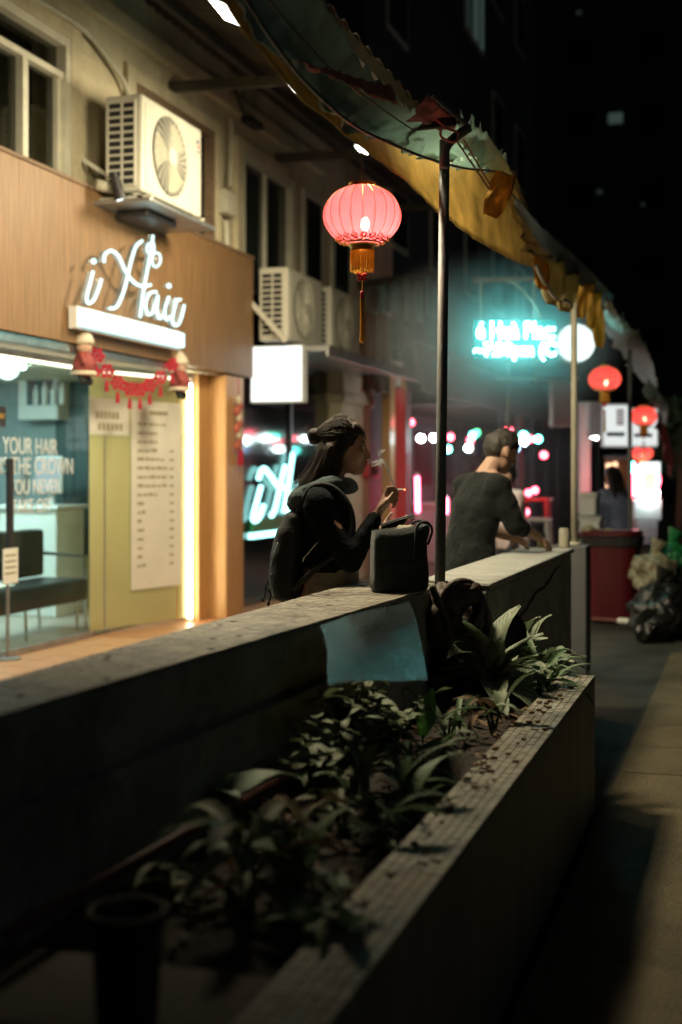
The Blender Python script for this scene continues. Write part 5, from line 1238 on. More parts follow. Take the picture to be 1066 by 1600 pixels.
for k in range(200):
    s_ = random.choice((-1, -1, 1)); q = random.random(); d_ = random.uniform(-.008, .008)
    ps.append([Vector((.13 - .05 * q, s_ * (.055 + .015 * q), 1.572 + .02 * q)), Vector((.072 - .04 * q, s_ * .086, 1.51 + .02 * q + d_)), Vector((.03 - .045 * q + d_, s_ * .087, 1.44)), Vector((-.01 - .06 * q + d_ * 2, s_ * .088, 1.375 + random.uniform(-.015, .02)))])
for k in range(330):
    y_ = random.uniform(-.088, .088); x0 = random.uniform(-.02, .06) if abs(y_) > .05 else -.02; p0 = Vector((x0 - .01, y_, 1.5)); drift = random.uniform(-.012, .012)
    ps.append([p0, Vector((x0 - .035 + drift, y_ * 1.08, 1.43)), Vector((x0 - .06 + drift * 2, y_ * 1.15, 1.385)), Vector((x0 - .085 + drift * 3, y_ * 1.25, 1.345 + random.uniform(-.02, .02)))])
strands(hr, 'strand', 'hair_brown', [[q + Vector((random.uniform(-.003, .003), random.uniform(-.003, .003), random.uniform(-.003, .003))) for q in pp_] for pp_ in ps], .0014)
ps = []
for k in range(26):
    a = random.random() * 6.28; c = Vector((-.055, 0, 1.56)); d = Vector((-.5 + random.uniform(-.5, .3), random.uniform(-.6, .6), math.sin(a) * .8)).normalized(); ps.append([c + d * .025, c + d * .045 + Vector((0, 0, .004)), c + d * random.uniform(.05, .075) + Vector((0, 0, random.uniform(-.02, .01)))])
for k in range(34):
    y_ = random.uniform(-.09, -.02); x0 = random.uniform(-.07, .02); ps.append([Vector((x0, y_, 1.48)), Vector((x0 - .03, y_ - .005, 1.42)), Vector((x0 - .07 + random.uniform(-.02, .02), y_ - .01, 1.36))])
strands(hr, 'flyaway', 'hair_brown', ps, .0009)
# backpack
bp = thing('backpack', 'black backpack with dangling cords on the woman\'s back', 'backpack', (0, 0, 0)); bp.location = wl; bp.rotation_euler = (0, 0, TH); ORG[bp] = Vector((0, 0, 0))
k_ = MB(); k_.loft([(-.155, 0, .865, .03, .1, .7), (-.165, 0, .885, .062, .135, .7), (-.172, 0, .95, .07, .145, .7), (-.172, 0, 1.06, .066, .145, .7), (-.152, 0, 1.16, .06, .14, .7), (-.13, 0, 1.23, .048, .125, .7), (-.115, 0, 1.255, .02, .09, .7)], 28)
k_.ball((-.215, 0, .965), (.035, .1, .075), 14, 10)
blob('pack_body', k_, .009, 'strap', bp, 3, disp=.005, dscale=14)
for s_ in (-1, 1):
    MB().tube(catmull([(-.12, s_ * .1, 1.24), (-.06, s_ * .14, 1.345), (.03, s_ * .15, 1.34), (.1, s_ * .165, 1.24), (.08, s_ * .19, 1.12), (-.04, s_ * .19, 1.02), (-.14, s_ * .13, .93)], 5), .012, 8).build('shoulder_strap', 'strap', bp, True, True)
for k, (x_, z_) in enumerate(((-.262, .885), (-.24, .868))):
    c_ = MB().tube(catmull([(-.225, -.11, .99), (-.25, -.125, .94), (x_ + .01, -.125, .91), (x_, -.125, z_)], 4), .0035, 6).build('cord', 'strap', bp, True, True); MB().ball((x_, -.125, z_), (.007, .007, .01), 8, 6).build('toggle', 'strap', c_, True, True)
MB().tube(catmull([(-.2, -.146, 1.12), (-.235, -.14, 1.0), (-.22, -.14, .9)], 4), .003, 6).build('zip', 'galv', bp, True, True)
MB().tube(catmull([(-.13, -.03, 1.25), (-.15, -.02, 1.285), (-.15, .02, 1.285), (-.13, .03, 1.25)], 4), .007, 6).build('grab_loop', 'strap', bp, True, True)
WM = Matrix.Translation(wl) @ Matrix.Rotation(TH, 4, 'Z')
def wloc(x, y, z): return WM @ Vector((x, y, z))
t = thing('cigarette', 'burning cigarette between the woman\'s fingers', 'cigarette', wloc(.28, -.12, 1.33))
MB().tube([wloc(.258, -.121, 1.333), wloc(.279, -.119, 1.3335)], .004, 8).build('filter', 'cig_filter', t); MB().tube([wloc(.279, -.119, 1.3335), wloc(.314, -.116, 1.334)], .0039, 8).build('paper', 'cig_paper', t); MB().tube([wloc(.314, -.116, 1.334), wloc(.319, -.1155, 1.334)], .0037, 8).build('ember', 'ember', t)
sm = MB()
base = [(.276, -.115, 1.345), (.262, -.11, 1.375), (.25, -.11, 1.41), (.235, -.105, 1.44), (.226, -.1, 1.452), (.214, -.1, 1.45), (.208, -.1, 1.441), (.216, -.1, 1.438), (.204, -.09, 1.447), (.19, -.06, 1.44), (.178, -.03, 1.444)]
for k in range(7):
    o_ = Vector((random.uniform(-.005, .005), random.uniform(-.006, .006), random.uniform(-.004, .004))); pp = catmull([Vector(p) + o_ * (1 + i * .2) for i, p in enumerate(base)], 6); sm.tube([wloc(*p) for p in pp], [.0009 + .0016 * math.sin(i * .35 + k) ** 2 for i in range(len(pp))], 6)
for k in range(5):
    pp = catmull([(.218, -.1, 1.45), (.216 + random.uniform(-.01, .02), -.1, 1.475), (.22 + random.uniform(-.02, .02), -.1, 1.5)], 5); sm.tube([wloc(*p) for p in pp], .0016, 5)
tag(sm.build('smoke', 'smoke', smooth=True), 'curling wisp of cigarette smoke before the woman\'s mouth', 'smoke', kind='stuff')
t = thing('phone', 'phone with a lit edge held flat over the bag', 'phone', wloc(.29, .05, 1.19))
pm_ = WM @ Matrix.Translation((.292, .03, 1.2)) @ Matrix.Rotation(R(-18), 4, 'Y') @ Matrix.Rotation(R(-12), 4, 'X')
def pbox(x0, y0, z0, x1, y1, z1):
    m = MB().box((x0, y0, z0), (x1, y1, z1)); m.v = [pm_ @ v for v in m.v]; return m
pbox(-.073, -.036, -.004, .073, .036, .004).build('case', 'chrome', t, bevel=.003); pbox(-.069, -.032, .0042, .069, .032, .005).build('screen', 'phone_lit', t); pbox(.04, -.03, -.0075, .068, -.005, -.0042).build('camera_bump', 'black_plastic', t)

# lunch bag on the wall
bc = onZ(623, 922, PZ + .004)
t = thing('lunch_bag', 'dark boxy lunch bag with looped handles standing on the wall', 'bag', bc); t.rotation_euler = (0, 0, TH + .12)
k_ = MB(); n = 40
k_.loft([(0, 0, .002, .1, .066, .28), (0, 0, .012, .106, .072, .24), (.002, 0, .06, .107, .071, .24), (0, 0, .12, .104, .069, .25), (.0, 0, .2, .103, .064, .27), (.001, 0, .238, .102, .056, .3), (0, 0, .238, .096, .05, .3), (0, 0, .2, .092, .048, .3)], n)
for v in k_.v:
    v.z += .014 * (v.x / .1) * (v.z / .24) + .004 * math.sin(v.x * 60) * (v.z / .24); v.y += .006 * math.sin(v.z * 30 + v.x * 25)
bd = k_.build('bag_body', 'bag_navy', t, True, True)
bd.data.polygons.foreach_set('use_smooth', [True] * len(bd.data.polygons))
for s_ in (-1, 1):
    MB().tube(catmull([(.05, s_ * .072, .12), (.054, s_ * .07, .2), (.062, s_ * .066, .25), (.098, s_ * .05, .262), (.122, s_ * .04, .235), (.116, s_ * .035, .2), (.107, s_ * .03, .175)], 5), .0055, 8).build('handle', 'bag_navy', t, True, True)
    MB().tube([(-.085, s_ * .0745, .03), (-.085, s_ * .073, .11), (0, s_ * .0745, .115), (.085, s_ * .073, .11), (.085, s_ * .0745, .03)], .0022, 5).build('pocket_seam', 'black_plastic', t, local=True)
pk = MB()
for k in range(9): pk.ball((random.uniform(-.05, .075), random.uniform(-.03, .03), .222 + random.uniform(0, .014)), (random.uniform(.018, .03), .022, .018), 8, 6)
blob('wrapping_paper', pk, .006, 'paper_kraft', t, 1, disp=.006, dscale=40)
t = thing('lighter', 'small dark lighter lying on the wall by the lunch bag', 'lighter', onZ(590, 921, PZ + .004)); c = onZ(590, 920, PZ + .012)
MB().bar(c, c + Vector((.045, .01, 0)), .018, .011).build('body', 'trash_green', t, bevel=.003); MB().bar(c + Vector((.0455, .01, 0)), c + Vector((.06, .0135, 0)), .017, .011).build('head', 'galv', t, bevel=.002)

# ------------------------------------------------------------------ other people
def figure(label, loc, rz, joints, shirt, pants, hair, vox=.011, long_hair=False, curl=.5, sleeves=.45, dispn=.012):
    """local: x to the front, y to the left, z up"""
    J = {k: Vector(v) for k, v in joints.items()}; b = MB()
    hc, nk, ch, wa, hi = J['head'], J['neck'], J['chest'], J['waist'], J['hip']
    def ring(p, rx, ry): return (p.x, p.y, p.z, rx, ry)
    b.loft([ring(hi - Vector((0, 0, .08)), .11, .15), ring(hi, .115, .165), ring(wa, .1, .14), ring(ch, .115, .165), ring(nk - Vector((.015, 0, .05)), .075, .16), ring(nk, .05, .07)])
    up = (hc - nk).normalized(); fw = Vector((J['face'])).normalized(); b.cap(nk - up * .03, hc - up * .04, .058, .055, 12)
    b.ball(hc + up * .025 - fw * .01, (.098, .08, .1), 16, 12); b.ball(hc - up * .05 + fw * .03, (.06, .06, .07), 14, 10); b.cap(hc + fw * .095 + up * .0, hc + fw * .112 - up * .028, .011, .014, 8); b.ball(hc + fw * .088 - up * .06, (.02, .025, .012), 8, 6); b.cap(hc + fw * .075 - up * .095, hc + fw * .08 - up * .095, .022, .022, 8)
    side = up.cross(fw).normalized()
    for s_ in (-1, 1): b.ball(hc + side * (s_ * .08) - up * .01, (.02, .012, .032), 8, 6)
    for sd_ in ('r', 'l'):
        b.cap(J['sh_' + sd_], J['el_' + sd_], .052, .042, 12); b.cap(J['el_' + sd_], J['wr_' + sd_], .042, .029, 12); d = (J['wr_' + sd_] - J['el_' + sd_]).normalized()
        hand(b, J['wr_' + sd_], d * .8 + fw * .3, Vector((0, 0, -1)) + fw * .2 + Vector((0, (.6 if sd_ == 'r' else -.6), 0)), -1 if sd_ == 'r' else 1, curl, 1.05)
        b.cap(J['hp_' + sd_], J['kn_' + sd_], .09, .062, 12); b.cap(J['kn_' + sd_], J['an_' + sd_], .06, .04, 12); b.cap(J['an_' + sd_] - fw * .03 - Vector((0, 0, .03)), J['an_' + sd_] + Vector((fw.x, fw.y, 0)).normalized() * .15 - Vector((0, 0, .045)), .04, .032, 10)
    o = blob('person', b, min(vox, .0085), 'skin', None, 2); o.location = loc; o.rotation_euler = (0, 0, rz); ORG[o] = Vector((0, 0, 0)); tag(o, label, 'person')
    s = MB(); s.loft([ring(hi - Vector((.01, 0, .1)), .145, .195), ring(hi, .14, .19), ring(wa, .128, .172), ring(ch, .138, .19), ring(nk - Vector((.015, 0, .05)), .088, .185), ring(nk - Vector((0, 0, .0)), .064, .08)], 24)
    for sd_ in ('r', 'l'):
        e = J['el_' + sd_]; w_ = J['wr_' + sd_]; s.cap(J['sh_' + sd_] * .97 + ch * .03, e, .076, .066, 12); s.cap(e, e.lerp(w_, sleeves), .068, .056, 12)
    for s_ in ('r', 'l'): s.cap(nk - Vector((.01, 0, .05)), J['sh_' + s_], .06, .075, 12)
    blob('shirt', s, vox, shirt, o, 18, disp=dispn, dscale=9)
    p = MB(); p.loft([ring(hi - Vector((0, 0, .12)), .125, .175), ring(hi, .125, .175), ring(wa.lerp(hi, .5), .115, .16)], 20)
    for sd_ in ('r', 'l'): p.cap(J['hp_' + sd_], J['kn_' + sd_], .105, .085, 12); p.cap(J['kn_' + sd_], J['an_' + sd_] + Vector((0, 0, .04)), .083, .068, 12)
    blob('trousers', p, vox, pants, o, 2, disp=.008, dscale=9)
    h = MB(); h.ball(hc + up * .042 - fw * .018, (.1, .085, .09), 16, 12); h.ball(hc + up * .0 - fw * .055, (.06, .08, .085), 12, 8)
    if long_hair:
        for s_ in (-.8, 0, .8): h.cap(hc - fw * .05 + side * (s_ * .08), hc - fw * .06 + side * (s_ * .1) - up * .26, .05, .035, 10)
    blob('hair', h, vox * .8, hair, o, 1, disp=.006, dscale=35)
    return o
ml = at(748, 740, 7.35); ml.z = 0
figure('man in a dark short sleeved shirt seen from behind, reaching over the farther wall', ml, TH + R(26),
       dict(head=(.15, -.01, 1.53), neck=(.06, 0, 1.415), chest=(.0, 0, 1.24), waist=(-.05, 0, 1.05), hip=(-.07, 0, .93), face=(.86, -.1, -.5),
            sh_r=(.015, -.185, 1.335), el_r=(.1, -.225, 1.11), wr_r=(.32, -.13, 1.035), sh_l=(.015, .185, 1.335), el_l=(.09, .235, 1.09), wr_l=(.28, .12, 1.03),
            hp_r=(-.07, -.09, .9), kn_r=(-.02, -.1, .5), an_r=(-.06, -.1, .09), hp_l=(-.07, .09, .9), kn_l=(-.02, .1, .5), an_l=(-.06, .1, .09)),
       'shirt_dark', 'jeans', 'hair_grey', .011, False, .45, .25)
fl_ = at(962, 740, 15.0); fl_.z = 0
figure('far figure in a blue grey top with long dark hair beyond the red bin', fl_, TH + R(120),
       dict(head=(.06, 0, 1.36), neck=(.02, 0, 1.23), chest=(.0, 0, 1.06), waist=(-.02, 0, .88), hip=(-.03, 0, .78), face=(.95, 0, -.25),
            sh_r=(.01, -.17, 1.17), el_r=(.06, -.2, .93), wr_r=(.28, -.1, .93), sh_l=(.01, .17, 1.17), el_l=(.06, .2, .93), wr_l=(.28, .1, .93),
            hp_r=(-.02, -.09, .76), kn_r=(.02, -.1, .42), an_r=(-.02, -.1, .09), hp_l=(-.02, .09, .76), kn_l=(.02, .1, .42), an_l=(-.02, .1, .09)),
       'shirt_blue', 'jeans', 'hair_black', .016, True, .5, .9)
fp_ = at(796, 740, 11.5); fp_.z = 0
figure('figure in a pale shirt tinted for pink light in front of the man', fp_, TH + R(200),
       dict(head=(.05, 0, 1.38), neck=(.02, 0, 1.26), chest=(.0, 0, 1.1), waist=(-.02, 0, .92), hip=(-.03, 0, .82), face=(.95, 0, -.25),
            sh_r=(.01, -.17, 1.2), el_r=(.06, -.2, .96), wr_r=(.28, -.1, .95), sh_l=(.01, .17, 1.2), el_l=(.06, .2, .96), wr_l=(.28, .1, .95),
            hp_r=(-.02, -.09, .8), kn_r=(.02, -.1, .44), an_r=(-.02, -.1, .09), hp_l=(-.02, .09, .8), kn_l=(.02, .1, .44), an_l=(-.02, .1, .09)),
       'shirt_pink_lit', 'jeans', 'hair_black', .016, False, .5, .9)
t = thing('drinking_glass', 'small tumbler with amber drink under the man\'s hand on the wall', 'glass', onZ(846, 856, PZ)); c = onZ(846, 856, PZ)
MB().lathe(c, [(.025, .001), (.03, .085), (.027, .085), (.023, .006)], 18).build('tumbler', 'glass_clear', t, smooth=True); MB().lathe(c, [(.022, .007), (.0255, .055)], 18).build('drink', 'cig_filter', t)
t = thing('drink_can', 'yellowish can at the end of the farther wall by the second post', 'can', onZ(884, 853, PZ)); c = onZ(882, 856, PZ)
MB().lathe(c, [(.028, .001), (.033, .008), (.033, .105), (.027, .118), (.027, .12)], 20).build('can_wall', 'pvc_grey', t, smooth=True); MB().lathe(c, [(.026, .119), (.005, .1195)], 20).build('can_top', 'galv', t)
#@@BACKGROUND
# ================================================================== BACKGROUND ALONG THE STREET
# teal LED sign on its hanging bar
D = 11.6
t = thing('led_sign', 'bright teal LED message board hanging from a wooden bar under the canopy', 'sign', at(803, 562, D))
c0, c1 = at(740, 500, D), at(868, 560, D)
ux = (at(868, 740, D) - at(740, 740, D)).normalized(); un = Vector((ux.y, -ux.x, 0)); zc = (c0.z + c1.z) / 2; L = (at(868, 740, D) - at(740, 740, D)).length; o0 = at(740, 740, D)
pA = Vector((o0.x, o0.y, zc)); pB = pA + ux * L
bd = MB().bar(pA, pB, .06, c0.z - c1.z).build('board', 'led_board_glow', t)
for s_, ytop, ybot, x0, w_ in (('é Huà Plac:', 503, 529, 744, 122), ('~7:30pm (C', 535, 556, 740, 128)):
    zb, zt = at(800, ybot, D).z, at(800, ytop, D).z; me = text_mesh(s_, (zt - zb) / .72, 'led_teal', 'letters', .004, .006)
    o = link('message_line', me, t); xs = [v.co.x for v in me.vertices]; ww = max(xs) - min(xs); basis(o, ux, (0, 0, 1), Vector((at(x0, 740, D).x, at(x0, 740, D).y, zb)) + un * .036 - ORG[t]); o.scale = ((w_ * D / 2000) / ww, 1, 1)
MB().bar(at(738, 438, D), at(838, 436, D), .03, .04).build('hanging_bar', 'wood_old', t)
for px in (752, 834): MB().tube([at(px, 438, D), at(px, 500, D)], .008, 6).build('hanger', 'pvc_grey', t)
pipe('pale cable drooping from the hanging bar beside the teal sign', [at(790, 438, D), at(806, 444, D), at(822, 460, D), at(838, 480, D), at(846, 500, D)], .012, 'pvc_grey', 'cable', 'cable')
# round light box
t = thing('round_sign', 'blank round white light box sign behind the second post', 'sign', at(898, 566, 12.6)); c = at(898, 537, 12.6); r = 29.5 / 2000 * 12.6; nn = 40
def ringp(rad, off): return [c + un * off + (ux * math.cos(2 * math.pi * k / nn) + Vector((0, 0, 1)) * math.sin(2 * math.pi * k / nn)) * rad for k in range(nn)]
MB().add(ringp(r, .062), [tuple(range(nn))]).build('face', 'disc_light', t)
vs = ringp(r + .012, -.06) + ringp(r + .012, .058); MB().add(vs, [tuple(range(nn)), tuple(range(nn, 2 * nn))] + [(k, (k + 1) % nn, nn + (k + 1) % nn, nn + k) for k in range(nn)]).build('case', 'white_paint', t)
MB().tube([c + Vector((0, 0, r)), at(898, 480, 12.6)], .01, 6).build('hanger', 'galv', t)
# cross rail behind the second post
tag(MB().tube([at(775, 592, 12.4), at(905, 592, 12.9)], .02, 8).build('cross_rail', 'pvc_grey', smooth=True), 'pale horizontal rail under the teal sign joining the second post', 'rail')
tag(MB().tube([at(794, 560, 13), at(795, 680, 13)], .022, 8).build('drop_pipe', 'galv', smooth=True), 'grey upright pipe behind the teal sign', 'pipe')
# hanging plastic, curtain, beam, plant tangle above the second shop
tag(MB().bar(at(560, 445, 17), at(700, 425, 17.5), .08, .1).build('roof_beam', 'beam'), 'dark beam crossing above the hanging plastic sheets', 'beam')
t = thing('plastic_sheet', 'plastic sheeting with teal light put into its colour, hung from the dark beam', 'plastic sheet', at(640, 515, 17.2))
for k, (a_, b_, top, bt) in enumerate(((592, 628, 442, 514), (630, 662, 440, 508), (664, 694, 436, 498))):
    p, q = at(a_, top, 17.1 + .1 * k), at(b_, bt, 17.3 + .1 * k)
    MB().grid(lambda u, v: (p.x + (q.x - p.x) * u, p.y + .2 * u + .06 * math.sin(u * 14 + k), p.z + (q.z - p.z) * v + .03 * math.sin(u * 9)), 24, 4).build('sheet', 'plastic_teal_lit', t, smooth=True, solid=.004, fix=False)
t = thing('curtain', 'brown cloth hanging from the end of the ledge', 'curtain', at(580, 610, 16.3)); p, q = at(566, 488, 16.3), at(602, 612, 16.3)
MB().grid(lambda u, v: (p.x + (q.x - p.x) * u, p.y + .3 * u + .05 * math.sin(u * 16), p.z + (q.z - p.z) * v), 24, 4).build('cloth', 'brown_curtain', t, smooth=True, solid=.01, fix=False); MB().tube([p - Vector((.1, 0, 0)), Vector((q.x + .1, p.y + .3, p.z))], .015, 6).build('rod', 'galv', t)
t = thing('hanging_plant', 'dark tangled plant in a pale pot on the ledge end', 'plant', at(617, 590, 17.4)); c = at(617, 588, 17.4)
MB().lathe(c, [(.08, -.12), (.12, .16), (.13, .16), (.13, .2)], 18).build('pot', 'white_paint', t)
for k in range(60):
    a = random.random() * 6.28; put_leaf(t, c + Vector((random.gauss(0, .12), random.gauss(0, .12), .2 + random.random() * .6)), a, R(random.uniform(-40, 40)), random.uniform(.12, .25), 'broad', random.uniform(-1, 1))
for k in range(4): MB().tube([c + Vector((0, 0, .15)), c + Vector((random.uniform(-.15, .15), random.uniform(-.15, .15), .75))], .01, 5).build('stem', 'stem', t)
# stall lights: red tubes, glowing shrine-like boxes, string of bulbs
def bulb(label, px, py, D, r, m, name='string_bulb', cat='light bulb'):
    c = at(px, py, D); t = thing(name, label, cat, c, 'coloured bulbs strung across the stall front'); MB().ball(c, r, 14, 10).build('glass', m, t, smooth=True); MB().tube([c + Vector((0, 0, r * .9)), c + Vector((0, 0, r * 1.7))], r * .4, 8).build('cap', 'black_plastic', t)
bl = [(658, 685, 'bulb_white', 'white bulb just left of the nearest post, farther in'), (678, 684, 'bulb_white', 'big white bulb touching the nearest post'), (704, 683, 'bulb_red', 'red bulb just right of the nearest post'), (700, 702, 'bulb_teal', 'small teal bulb under the red one by the post'),
      (735, 688, 'bulb_red', 'red bulb left of the man\'s head'), (745, 676, 'bulb_green', 'green bulb left of the man\'s head'), (732, 700, 'bulb_white', 'white blue bulb low beside the man\'s head'), (739, 680, 'bulb_teal', 'teal bulb above the red one left of the man\'s head'),
      (802, 684, 'bulb_white', 'white bulb right of the man\'s head'), (807, 700, 'bulb_blue', 'blue white bulb low right of the man\'s head'), (818, 680, 'bulb_teal', 'teal bulb over the red pillar'), (819, 690, 'bulb_white', 'white bulb over the red pillar'), (841, 686, 'bulb_teal', 'teal bulb rightmost of the string'), (850, 711, 'bulb_red', 'lone red bulb low at the right end of the stall'), (795, 672, 'bulb_red', 'red bulb high above the man\'s shoulder'), (642, 660, 'bulb_red', 'red bulb at the left end of the stall'), (828, 686, 'bulb_red', 'long red bulb right of the red pillar')]
for px, py, m, lb in bl: bulb(lb, px, py, 17.5, .05, m)
tag(MB().tube(catmull([at(px, 668 + 4 * math.sin(px), 17.5) for px in (632, 670, 705, 745, 790, 830, 856)], 5), .006, 5).build('bulb_wire', 'black_plastic'), 'black wire of the coloured bulb string', 'wire')
def tube_lamp(label, px0, py0, px1, py1, D, r, m):
    a, b = at(px0, py0, D), at(px1, py1, D); t = thing('tube_lamp', label, 'lamp', b, 'lit tubes in the stalls'); MB().tube([a, b], r, 10).build('tube', m, t, smooth=True); d = (b - a).normalized()
    MB().tube([a - d * .05, a], r * 1.2, 8).build('end_cap', 'white_paint', t); MB().tube([b, b + d * .05], r * 1.2, 8).build('end_cap', 'white_paint', t)
tube_lamp('upright red tube light at the left of the stall behind the cigarette', 652, 745, 653, 800, 18.5, .03, 'red_neon')
tube_lamp('red tube light glowing low behind the lunch bag', 633, 770, 633, 812, 17.8, .04, 'red_glow')
tube_lamp('short red tube light between post and man', 697, 778, 697, 802, 18, .03, 'red_neon')
tube_lamp('white tube light slanting beyond the second post', 908, 672, 934, 682, 20, .05, 'bulb_white')
t = thing('red_lamp', 'red glowing lamp box low between the nearest post and the man', 'lamp', at(704, 892, 10.2)); c = at(706, 880, 10.2)
MB().box(c + Vector((-.09, -.09, -.07)), c + Vector((.09, .09, .03))).build('box', 'red_plastic', t, bevel=.01); MB().lathe(c + Vector((-.03, 0, .03)), [(.06, 0), (.05, .03), (.02, .055)], 16).build('glow_dome', 'red_neon', t, smooth=True); MB().box(c + Vector((-.1, -.1, -.95)), c + Vector((.1, .1, -.071))).build('stand', 'red_plastic', t)
# stall furniture
t = thing('stool', 'white plastic stool at the right end of the stall', 'stool', at(840, 850, 16)); c = at(840, 812, 16)
MB().box(c + Vector((-.16, -.16, -.02)), c + Vector((.16, .16, .02))).build('seat', 'white_paint', t, bevel=.01)
for sx in (-1, 1):
    for sy in (-1, 1): MB().bar(c + Vector((sx * .13, sy * .13, -.02)), Vector((c.x + sx * .17, c.y + sy * .17, 0)), .04, .04).build('leg', 'white_paint', t)
t = thing('stool', 'dark red stool stacked with crates beside the white one', 'stool', at(836, 790, 17)); c = at(838, 780, 17)
MB().box(c + Vector((-.2, -.2, -.02)), c + Vector((.2, .2, .02))).build('seat', 'red_paint', t, bevel=.01)
for sx in (-1, 1):
    for sy in (-1, 1): MB().bar(c + Vector((sx * .15, sy * .15, -.02)), Vector((c.x + sx * .19, c.y + sy * .19, 0)), .04, .04).build('leg', 'red_paint', t)
for k, (px, py) in enumerate(((826, 770), (836, 766), (822, 800))):
    bulb(('red pilot light left of the crates', 'red pilot light over the crates', 'red pilot light low on the red pillar')[k], px, py, 16.6, .045, 'bulb_red', 'pilot_lamp', 'lamp')
# white boards and lit signs farther on
def board(label, px0, py0, px1, py1, D, m, red=True, rotz=0):
    a, b = at(px0, py0, D), at(px1, py1, D); t = thing('sign_board', label, 'sign', b, 'white boards over the far stalls'); w_ = (at(px1, 740, D) - at(px0, 740, D)).length; z0, z1 = min(a.z, b.z), max(a.z, b.z); o0 = at(px0, 740, D)
    A = Vector((o0.x, o0.y, (z0 + z1) / 2)); MB().bar(A, A + ux * w_, .08, z1 - z0).build('panel', m, t); MB().bar(A - un * .05 - ux * .02, A + ux * (w_ + .02) - un * .05, .06, z1 - z0 + .05).build('case', 'white_paint', t)
    if red:
        for k in range(5): q = A + ux * (w_ * .62) + un * .043 + Vector((0, 0, (z1 - z0) * (.38 - .085 * k))); MB().bar(q - ux * .05, q + ux * .05, .004, (z1 - z0) * .055).build('character', 'red_ink', t)
        for k in range(3): q = A + ux * (w_ * (.2 + .22 * k)) + un * .043 - Vector((0, 0, (z1 - z0) * .22)); MB().bar(q - ux * .04, q + ux * .05, .004, (z1 - z0) * .1).build('character', 'blue_ink', t)
board('white sign board with red characters left of the third post', 944, 634, 983, 696, 16.5, 'sign_white')
board('white sign board behind the lantern right of the third post', 987, 640, 1026, 696, 16.5, 'sign_white', True)
board('pale grey hanging panel left of the second post', 863, 598, 893, 664, 17, 'stall_back', False)
board('pale upright panel just right of the second post', 906, 630, 921, 800, 19, 'white_paint', False)
board('pale violet board under the lit lantern', 920, 630, 942, 680, 18, 'stall_back', False)
# glowing cart
t = thing('food_cart', 'far food cart front glowing red and white under the lanterns', 'cart', at(1005, 845, 18.5)); D = 18.5
def cb(px0, py0, px1, py1, m, nm, d=D, th=.3):
    a, b = at(px0, py0, d), at(px1, py1, d); o0, o1 = at(px0, 740, d), at(px1, 740, d); z = (a.z + b.z) / 2; return MB().bar((o0.x, o0.y, z), (o1.x, o1.y, z), th, abs(a.z - b.z)).build(nm, m, t, bevel=.01)
cb(988, 726, 1003, 776, 'red_glow', 'red_panel'); cb(1004, 722, 1028, 742, 'lightbox', 'white_light', 18.4); cb(1006, 744, 1022, 764, 'warm_glow', 'warm_window', 18.45); cb(1004, 766, 1026, 776, 'bulb_white', 'strip_light', 18.4); cb(986, 780, 1030, 812, 'white_paint', 'counter'); cb(990, 812, 1024, 850, 'stall_back', 'base'); cb(983, 722, 990, 738, 'bulb_teal', 'teal_light', 18.3, .1)
for k in range(7):
    c = at(1027 + 2 * math.sin(k), 742 + k * 5.5, 18.3); MB().ball(c, .035, 10, 8).build('bulb', 'bulb_red', t, smooth=True)
# styrofoam boxes, doorway, shelf
def sbox(label, px0, py0, px1, py1, D, m, lid=True):
    a, b = at(px0, py0, D), at(px1, py1, D); w_ = abs(b.x - a.x) + .1; t = thing('foam_box', label, 'box', ((a.x + b.x) / 2, a.y + w_ / 2, b.z)); MB().box((min(a.x, b.x), a.y, b.z), (max(a.x, b.x), a.y + .4, a.z - .05)).build('tub', m, t, bevel=.015); MB().box((min(a.x, b.x) - .015, a.y - .015, a.z - .05), (max(a.x, b.x) + .015, a.y + .415, a.z)).build('lid', m, t, bevel=.015)
sbox('upper foam box stacked behind the red bin', 906, 770, 932, 806, 14, 'styrofoam'); sbox('lower foam box at the foot of the stack behind the red bin', 905, 806, 938, 880, 14.1, 'styrofoam'); sbox('small foam box right of the stack, beside the blue grey figure', 934, 783, 946, 830, 15.6, 'styrofoam')
t = thing('doorway', 'warm lit doorway beyond the white boards', 'doorway', at(958, 800, 24)); D = 24
cb(946, 716, 986, 800, 'brown_curtain', 'opening', 24.3, .1); cb(948, 724, 956, 775, 'warm_glow', 'lit_strip', 24, .1); cb(959, 722, 964, 770, 'warm_glow', 'lit_strip', 24, .1); cb(944, 712, 988, 718, 'stall_back', 'lintel', 24, .2)
# red bin, rubbish bags, stick
c = onZ(957, 968, 0); t = thing('rubbish_bin', 'tall red plastic bin with lid ajar, its rim blackened for a shadow', 'bin', c); Hb = 1.4 - (836 - 740) / 2000 * 12.3
n = 4
MB().loft([(c.x, c.y, .0, .2, .2, .5), (c.x, c.y, .02, .215, .215, .5), (c.x, c.y, Hb - .1, .262, .262, .5), (c.x, c.y, Hb - .095, .27, .27, .5)], 32).build('tub', 'red_plastic', t)
MB().loft([(c.x, c.y, Hb - .09, .285, .292, .5), (c.x, c.y, Hb - .02, .3, .3, .5), (c.x, c.y, Hb, .305, .305, .5), (c.x, c.y, Hb, .28, .28, .5), (c.x, c.y, Hb - .1, .27, .27, .5)], 32).build('rim', 'black_plastic', t)  # black rim stands for a slanted shadow on the bin
MB().loft([(c.x - .02, c.y + .03, Hb + .004, .3, .3, .5), (c.x - .02, c.y + .03, Hb + .03, .3, .3, .5), (c.x - .02, c.y + .03, Hb + .05, .27, .27, .5)], 32).build('lid', 'red_plastic', t)
lb = MB()
for k in range(10): lb.ball((c.x - .12 + random.uniform(-.14, .12), c.y - .1 + random.uniform(-.1, .1), Hb + .02 + random.uniform(-.02, .05)), (.06, .06, .035), 8, 6)
blob('liner', lb, .016, 'trash_clear', t, 1, local=False, disp=.02, dscale=18)
